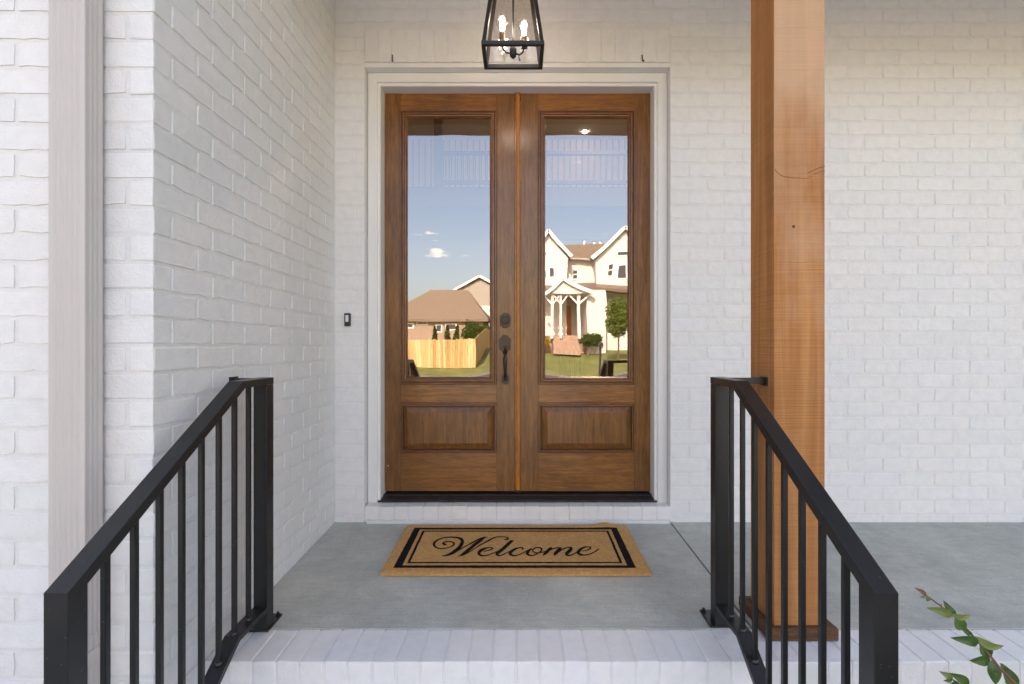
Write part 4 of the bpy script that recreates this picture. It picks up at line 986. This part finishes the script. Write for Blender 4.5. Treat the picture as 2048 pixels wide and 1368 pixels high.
# ------------------------------------------------------------------ the rest of the house: ceiling, beam, upper storey, hall behind the doors
hs = thing('house', (1.0, 5.0, -0.5), 'upper storey and roof of the white brick house over the porch', 'house')
MB().box(XS - 0.1, WALL_X1 + 0.4, 2.012, YW + 0.1, 3.065, 3.12).build('porch_ceiling', M['ceiling'], hs)
MB().box(XS + 0.002, WALL_X1 + 0.3, 1.80, 2.010, 2.842, 3.14).build('porch_beam', M['beam'], hs, bevel=0.004)
MB().prism_x([(1.35, 3.13), (1.35, 3.25), (3.2, 4.15), (3.2, 4.05), (2.02, 3.13)], XS + 0.003, WALL_X1 + 0.6).build('porch_roof', M['roof'], hs)
MB().box(-9.0, 9.5, 3.02, 3.24, 3.125, 6.4).build('upper_wall', M['siding'], hs)
MB().box(WALL_X1 - 0.1, 9.5, YW + 0.005, 3.24, -0.52, 3.12).build('lower_wall', M['siding'], hs)
MB().prism_x([(1.20, 5.0), (-0.02 + 1.2, 5.12), (4.4, 6.6), (8.5, 9.0), (13.5, 6.4), (13.5, 6.2), (3.2, 5.9)], -9.4, 9.9).build('main_roof', M['roof'], hs)
MB().box(-9.0, -8.8, YF + 0.12, 13, -0.52, 6.4).build('end_wall', M['siding'], hs); MB().box(9.3, 9.5, 3.25, 13, -0.52, 6.4).build('end_wall', M['siding'], hs)
MB().box(-9.0, 9.5, 12.8, 13.0, -0.52, 6.2).build('rear_wall', M['siding'], hs)
MB().box(-4.2, XS - 0.11, YF + 0.11, 3.0, 4.5, 4.6).build('garage_ceiling', M['siding'], hs)
MB().prism_x([(1.1, 4.6), (1.1, 4.72), (3.3, 5.3), (3.3, 5.0)], -9.2, XS - 0.02).build('garage_roof', M['roof'], hs)

hall = thing('entrance_hall', (0, 3.3, 0.1), 'tan hall with an upper landing seen dimly through the door glass', 'room')
hx0, hx1, hy0, hy1 = -2.6, 2.6, 3.25, 10.6
MB().box(hx0, hx1, hy0, hy1, 0.04, 0.118).build('floor', M['floor_wood'], hall)
MB().box(hx0 - 0.1, hx0, hy0, hy1, 0.1, 5.5).build('wall', M['tan_wall'], hall); MB().box(hx1, hx1 + 0.1, hy0, hy1, 0.1, 5.5).build('wall', M['tan_wall'], hall)
MB().box(hx0, hx1, hy1, hy1 + 0.1, 0.1, 5.5).build('wall', M['tan_wall'], hall); MB().box(hx0, hx1, hy0, hy1, 5.4, 5.5).build('ceiling', M['ceiling'], hall)
MB().box(hx0, OX0 + 0.01, YD + 0.13, hy0 - 0.003, 0.1, 3.12).build('wall', M['tan_wall'], hall); MB().box(OX1 - 0.01, hx1, YD + 0.13, hy0 - 0.003, 0.1, 3.12).build('wall', M['tan_wall'], hall); MB().box(OX0 + 0.01, OX1 - 0.01, YD + 0.13, hy0 - 0.003, OZ1, 3.12).build('wall', M['tan_wall'], hall)
LY = 8.0
lz = PZ(372, LY)
MB().box(hx0, hx1, LY, hy1, lz - 0.32, lz - 0.01).build('landing', M['batten'], hall)
MB().box(PX(868, LY), PX(884, LY), LY - 0.02, LY + 0.11, lz - 0.008, lz + 1.15).build('newel', M['batten'], hall)
MB().box(PX(884, LY), hx1, LY - 0.01, LY + 0.05, PZ(309, LY), PZ(302, LY)).build('landing_rail', M['batten'], hall)
MB().box(PX(884, LY), hx1, LY - 0.01, LY + 0.05, PZ(368, LY), PZ(361, LY)).build('landing_rail', M['batten'], hall)
x = PX(890, LY)
while x < hx1 - 0.1:
    MB().box(x, x + 0.02, LY + 0.01, LY + 0.03, PZ(361, LY), PZ(302, LY)).build('landing_baluster', M['batten'], hall); x += 0.095
x = hx0 + 0.2
while x < hx1 - 0.05:
    MB().box(x, x + 0.022, hy1 - 0.02, hy1 - 0.001, lz, 5.39).build('wall_batten', M['batten'], hall); x += 0.128
for q in range(6):
    x = PX(1118 + q * 10, 6.2); MB().box(x, x + 0.022, 6.2, 6.222, 0.12, 1.02).build('stair_baluster', M['batten'], hall)
MB().box(PX(1112, 6.2), PX(1180, 6.2), 6.17, 6.25, 1.021, 1.075).build('stair_rail', M['batten'], hall)
dlx, dly = PX(1170, 10.0), 9.4
dlx = PX(1170, dly + 1.5); 
dlz = 5.395
DLY = (dlz - EYE) / 0.390
dlx, dly = PX(1170, min(DLY, 10.2)), min(DLY, 10.2)
MB().lathe((dlx, dly, dlz - 0.012), [(0.050, 0.0), (0.050, 0.010)], 20).build('downlight', M['downlight'], hall)
ad = bpy.data.lights.new('downlight_light', 'POINT'); ad.energy = 50; ad.color = (1.0, 0.86, 0.66); ad.shadow_soft_size = 0.08
ao = bpy.data.objects.new('downlight_light', ad); COL.objects.link(ao); ao.parent = hall; ao.location = (dlx, 7.0 - 3.3, 5.15 - 0.1)

# ------------------------------------------------------------------ across the street (seen mirrored in the door glass)
YM = 2 * YD
def mx(px, L): return (px - 1040) / 1000 * L
def mz(py, L): return EYE + (692 - py) / 1000 * L
def my(L): return YM - L
# white farmhouse
L = 40.0; Yh = my(L); g0 = 0.82
fh = thing('farmhouse', (6, Yh - 4, g0), 'white two-storey farmhouse with gables across the street', 'house')
W = lambda px, py: (mx(px, L), mz(py, L))
zE = mz(514, L); zR = mz(462, L)
MB().box(0.3, 14.5, Yh - 9, Yh - 1.2, 0.4, zE).build('wall', M['siding'], fh)
MB().prism_x([(Yh - 0.8, zE), (Yh - 5.1, zR), (Yh - 9.4, zE)], 0.1, 14.7).build('roof', M['roof'], fh)
def gable(pxp, pyp, pxl, pxr, pye, y0, y1, z_lo):
    xp, zp = W(pxp, pyp); xl = mx(pxl, L); xr = mx(pxr, L); ze = mz(pye, L)
    MB().prism_y([(xl + 0.25, z_lo), (xr - 0.25, z_lo), (xr - 0.25, ze), (xp, zp - 0.15), (xl + 0.25, ze)], y1, y0).build('gable_wall', M['siding'], fh)
    for xe in (xl, xr):
        MB().bar((xe, y0 + 0.25, ze), (xp, y0 + 0.25, zp), 0.24, 0.30, up=(0, 1, 0)).build('rake_board', M['trim'], fh)
        mb = MB(); mb.add([(xe, y0 + 0.2, ze + 0.1), (xp, y0 + 0.2, zp + 0.1), (xp, y1, zp + 0.1), (xe, y1, ze + 0.1)], [(0, 1, 2, 3)]); mb.build('gable_roof', M['roof'], fh)
gable(1103, 462, 1062, 1145, 516, Yh, Yh - 6, 0.5); gable(1243, 455, 1182, 1310, 518, Yh, Yh - 6, 0.5)
for px, py, w, h in ((1093, 548, 7, 13), (1132, 545, 9, 17), (1108, 545, 8, 16), (1240, 545, 12, 24), (1093, 508, 10, 6), (1240, 508, 20, 7), (1096, 640, 9, 25)):
    x, z = W(px, py); a, b = w / 1000 * L / 2, h / 1000 * L / 2; yf = Yh + 0.02 if px in (1093, 1240, 1108) else Yh - 1.18
    wd = MB().box(x - a - 0.09, x + a + 0.09, yf - 0.01, yf + 0.03, z - b - 0.09, z + b + 0.09).build('window', M['trim'], fh)
    MB().box(x - a, x + a, yf + 0.031, yf + 0.036, z - b, z + b).build('pane', M['dark_glass'], wd)
for px, py, w, h in ((1120, 546, 7, 15), (1156, 546, 7, 15), (1218, 540, 9, 22), (1228, 640, 10, 30), (1182, 640, 9, 26)):
    x, z = W(px, py); a, b = w / 1000 * L / 2, h / 1000 * L / 2; yf = Yh + 0.02 if px > 1200 and py < 600 else Yh - 1.18
    wd = MB().box(x - a - 0.10, x + a + 0.10, yf - 0.01, yf + 0.03, z - b - 0.10, z + b + 0.10).build('window', M['trim'], fh)
    MB().box(x - a, x + a, yf + 0.031, yf + 0.036, z - b, z + b).build('pane', M['dark_glass'], wd)
    MB().box(x - a, x + a, yf + 0.0365, yf + 0.05, z - 0.04, z + 0.04).build('sash', M['trim'], wd)
MB().box(0.2, 14.6, Yh - 1.15, Yh - 0.7, zE - 0.16, zE - 0.002).build('eave', M['beige'], fh)
for k_ in range(30):
    x = 0.6 + k_ * 0.46; MB().box(x, x + 0.05, Yh - 1.2, Yh - 1.165, 3.6, zE - 0.05).build('batten', M['siding'], fh)
zp0, zp1 = mz(583, L), mz(562, L)
MB().prism_x([(Yh + 2.2, zp0), (Yh - 1.2, zp1), (Yh - 1.2, zp0 - 0.05), (Yh + 2.2, zp0 - 0.2)], 0.6, 14.0).build('porch_roof', M['metal_roof'], fh)
Lp = L - 2.9; xp, zp = mx(1131, Lp), mz(557, Lp); xl, ze = mx(1098, Lp), mz(586, Lp); xr = mx(1178, Lp)
MB().prism_y([(xl, ze), (xr, ze), (xp, zp)], Yh - 1, Yh + 2.9).build('porch_gable', M['siding'], fh)
for xe in (xl, xr):
    MB().bar((xe - (0.2 if xe == xl else -0.2), Yh + 3.0, ze - 0.1), (xp, Yh + 3.0, zp + 0.05), 0.22, 0.26, up=(0, 1, 0)).build('rake_board', M['trim'], fh)
for px in (1107, 1126, 1162):
    x = mx(px, L - 2.8)
    for sg in (-1, 1): MB().bar((x + sg * 0.08, Yh + 2.6, ze - 0.75), (x + sg * 0.62, Yh + 2.6, ze - 0.08), 0.11, 0.11, up=(0, 1, 0)).build('porch_bracket', M['trim'], fh)
    MB().box(x - 0.10, x + 0.10, Yh + 2.5, Yh + 2.7, 1.6, ze + 0.02).build('porch_column', M['siding'], fh)
MB().box(mx(1166, L), mx(1198, L), Yh - 1.18, Yh + 2.4, 0.5, zp0 - 0.21).build('bay_wall', M['siding'], fh)
MB().box(1.0, mx(1166, L) - 0.01, Yh - 1.19, Yh + 2.2, 0.5, 1.85).build('porch_deck', M['red_brick'], fh)
MB().box(mx(1139, L), mx(1151, L), Yh - 1.19, Yh - 1.12, 1.86, 4.3).build('front_door', M['astragal'], fh)
for q in range(5): MB().box(mx(1110, L - 3), mx(1160, L - 3), Yh + 2.21 + q * 0.33, Yh + 2.54 + q * 0.33, 0.4, 1.66 - q * 0.2).build('step', M['red_brick'], fh)
for px, h in ((1171, 9), (1189, 5), (1198, 6)): MB().lathe((mx(px, L + 5), Yh - 5.1, zR - 0.05), [(0.10, 0), (0.10, h / 1000 * (L + 5)), (0.16, h / 1000 * (L + 5))], 8).build('roof_vent', M['trim'], fh)

# low tan brick house with a hipped roof
L = 55.0; Yb = my(L)
bh = thing('brick_house', (-9.5, Yb - 4, 0.82), 'low tan brick house with a wide brown hipped roof across the street', 'house')
MB().box(mx(780, L), mx(962, L), Yb - 9, Yb, 0.4, mz(640, L)).build('wall', M['tan_brick'], bh)
x0, x1 = mx(768, L), mx(972, L); ze, zt2 = mz(638, L), mz(572, L)
mb = MB(); mb.add([(x0, Yb + 0.5, ze), (x1, Yb + 0.5, ze), (x1, Yb - 9.5, ze), (x0, Yb - 9.5, ze), (mx(852, L), Yb - 4.5, zt2), (mx(925, L), Yb - 4.5, zt2), (x0, Yb + 0.5, ze - 0.25), (x1, Yb + 0.5, ze - 0.25), (x1, Yb - 9.5, ze - 0.25), (x0, Yb - 9.5, ze - 0.25)],
       [(0, 1, 5, 4), (1, 2, 5), (2, 3, 4, 5), (3, 0, 4), (6, 7, 1, 0), (7, 8, 2, 1), (9, 6, 0, 3)]); mb.build('roof', M['roof'], bh)
for px, py, w, h in ((829, 650, 8, 6), (848, 645, 14, 4), (880, 656, 9, 13), (901, 653, 14, 10)):
    x, z = mx(px, L), mz(py, L); a, b = w / 1000 * L / 2, h / 1000 * L / 2
    wd = MB().box(x - a - 0.12, x + a + 0.12, Yb + 0.005, Yb + 0.05, z - b - 0.12, z + b + 0.12).build('window', M['trim'], bh)
    MB().box(x - a, x + a, Yb + 0.051, Yb + 0.056, z - b, z + b).build('pane', M['dark_glass'], wd)
# beige gabled house further back
L = 75.0; Yg = my(L)
gh = thing('gabled_house', (-6.5, Yg - 4, 0.82), 'beige gabled house with white trim behind the low brick house', 'house')
xl, xr, xp = mx(903, L), mx(1010, L), mx(956, L); ze, zp = mz(584, L), mz(552, L)
MB().prism_y([(xl + 0.4, 0.4), (xr - 0.4, 0.4), (xr - 0.4, ze), (xp, zp - 0.3), (xl + 0.4, ze)], Yg - 9, Yg).build('wall', M['beige'], gh)
for xe in (xl, xr):
    MB().bar((xe, Yg + 0.3, ze), (xp, Yg + 0.3, zp), 0.30, 0.35, up=(0, 1, 0)).build('rake_board', M['trim'], gh)
    mb = MB(); mb.add([(xe, Yg + 0.2, ze + 0.12), (xp, Yg + 0.2, zp + 0.12), (xp, Yg - 9, zp + 0.12), (xe, Yg - 9, ze + 0.12)], [(0, 1, 2, 3)]); mb.build('roof', M['roof'], gh)
for px, w in ((951, 11), (972, 18)):
    x, z = mx(px, L), mz(622, L); a, b = w / 2000 * L, 0.55
    wd = MB().box(x - a - 0.15, x + a + 0.15, Yg + 0.005, Yg + 0.06, z - b - 0.15, z + b + 0.15).build('window', M['trim'], gh); MB().box(x - a, x + a, Yg + 0.061, Yg + 0.066, z - b, z + b).build('pane', M['shade'], wd)

# board fence: each board its own piece
L = 31.7; Yf = my(L)
fe = thing('board_fence', (-9, Yf, ground_z(Yf)), 'tall pine board fence along the lawn across the street', 'fence')
bm_ = [MB().box(-0.066, 0.066, -0.011, 0.011, 0, 1.62 + 0.02 * (q % 3)).mesh('board', M['fence_wood'] if q % 3 == 0 else M['fence_wood%d' % (q % 3)]) for q in range(7)]
x = -3.02; q = 0
while x > -13.0:
    place('board', bm_[(q * q + q // 3) % 7], (x, Yf + 0.004 * (q % 2), ground_z(Yf) + 0.02), fe); x -= 0.147; q += 1
for q in range(120):
    y = Yf - 0.1 - q * 0.147; place('board', bm_[(q * q + q // 3) % 7], (-2.98, y, ground_z(y) + 0.02), fe, rz=R(90))
for z in (0.35, 1.25): MB().box(-13, -3.0, Yf - 0.06, Yf - 0.02, ground_z(Yf) + z, ground_z(Yf) + z + 0.09).build('fence_rail', M['fence_wood'], fe)

def foliage(c, rx_, ry_, rz_, nl, size, seed, shape='ball'):
    rnd = random.Random(seed); mb = MB()
    for _ in range(nl):
        while True:
            p = Vector((rnd.uniform(-1, 1), rnd.uniform(-1, 1), rnd.uniform(-1, 1)))
            if p.length < 1: break
        if shape == 'cone':
            t = rnd.random() ** 1.5; a = rnd.uniform(0, 6.283); r_ = (1 - t) ** 0.75 * math.sqrt(rnd.uniform(0.45, 1)); p = Vector((r_ * math.cos(a), r_ * math.sin(a), t * 2 - 1))
        else:
            k_ = mnoise.noise(p * 2.2 + Vector((seed, 0, 0)))
            p = p * (0.82 + 0.35 * k_)
            if p.length < 0.45 and rnd.random() < 0.6: p = p.normalized() * rnd.uniform(0.5, 0.95)
        q = Vector((c[0] + p.x * rx_, c[1] + p.y * ry_, c[2] + p.z * rz_))
        a = Vector((rnd.gauss(0, 1), rnd.gauss(0, 1), rnd.gauss(0, 1))).normalized(); b = a.orthogonal().normalized(); s_ = size * rnd.uniform(0.6, 1.3)
        mb.add([q - a * s_, q + b * s_ * 0.55, q + a * s_, q - b * s_ * 0.55], [(0, 1, 2, 3)])
    return mb
def bush(name, c, r_, nl, size, mat_, label, cat, group, seed, shape='ball', trunk_h=0.25):
    gz = ground_z(c[1]); t = thing(name, (c[0], c[1], gz), label, cat, group)
    o = foliage(c, *r_, nl, size, seed, shape).build('crown', M[mat_], t)
    MB().tube([(c[0], c[1], gz - 0.05), (c[0] + 0.02, c[1], gz + trunk_h), (c[0], c[1], c[2])], [0.09, 0.06, 0.02], 7).build('trunk', M['bark'], t)
    return t
for i, (px, lab) in enumerate(((872, 'cone-shaped evergreen behind the fence, nearest the fence end'), (895, 'cone-shaped evergreen behind the fence, middle of three'), (911, 'cone-shaped evergreen behind the fence, nearest the hedge'))):
    Ls = 36; x = mx(px, Ls); bush('cone_shrub', (x, my(Ls), 1.35), (0.36, 0.36, 1.15), 900, 0.10, 'hedge_leaf', lab, 'shrub', 'cone evergreens behind the fence', 20 + i, 'cone')
for i in range(6):
    Ls = 41 + i * 3.0; bush('hedge_shrub', (-4.2 + i * 0.10, my(Ls), 1.9), (0.85, 1.3, 1.45), 900, 0.14, 'hedge_leaf', 'tall hedge shrub along the side fence, number %s from the street' % ('one two three four five six'.split()[i]), 'shrub', 'hedge along the side fence', 40 + i)
tr = thing('garden_tree', (mx(1228, 33), my(33), ground_z(my(33))), 'young leafy tree on the lawn before the farmhouse', 'tree')
tc = (mx(1232, 33), my(33), mz(634, 33))
foliage(tc, 0.95, 0.95, 1.55, 3200, 0.10, 77).build('crown', M['tree_leaf'], tr)
mb = MB(); gz = ground_z(my(33)); mb.tube([(tc[0], tc[1], gz), (tc[0] + 0.03, tc[1], 1.6), (tc[0], tc[1], 3.4)], [0.07, 0.05, 0.015], 8)
for a in range(5): q = a * 1.3; mb.tube([(tc[0], tc[1], 1.5 + a * 0.3), (tc[0] + 0.6 * math.cos(q), tc[1] + 0.6 * math.sin(q), 2.2 + a * 0.3)], [0.03, 0.008], 6)
mb.build('trunk', M['bark'], tr)
for i, px in enumerate((1176, 1188)): bush('round_shrub', (mx(px, 37), my(37), 1.5), (0.5, 0.5, 0.55), 700, 0.09, 'hedge_leaf', ('round dark shrub beside the farmhouse steps', 'round dark shrub nearer the garden tree')[i], 'shrub', 'round shrubs before the farmhouse', 60 + i)
bush('yellow_shrub', (mx(1093, 37), my(37), 1.35), (0.5, 0.4, 0.55), 700, 0.08, 'yellow_leaf', 'yellow flowering shrub left of the farmhouse steps', 'shrub', None, 66)
mbx = thing('mailbox', (mx(1198, 30), my(30), ground_z(my(30))), 'dark mailbox on a post beside the street lawn', 'mailbox')
X, Y = mx(1198, 30), my(30)
MB().box(X - 0.05, X + 0.05, Y - 0.05, Y + 0.05, ground_z(Y), 0.98).build('post', M['plastic_dark'], mbx)
MB().prism_y([(X - 0.12, 0.985), (X + 0.12, 0.985), (X + 0.12, 1.14), (X + 0.07, 1.22), (X - 0.07, 1.22), (X - 0.12, 1.14)], Y - 0.25, Y + 0.25).build('box', M['plastic_dark'], mbx)
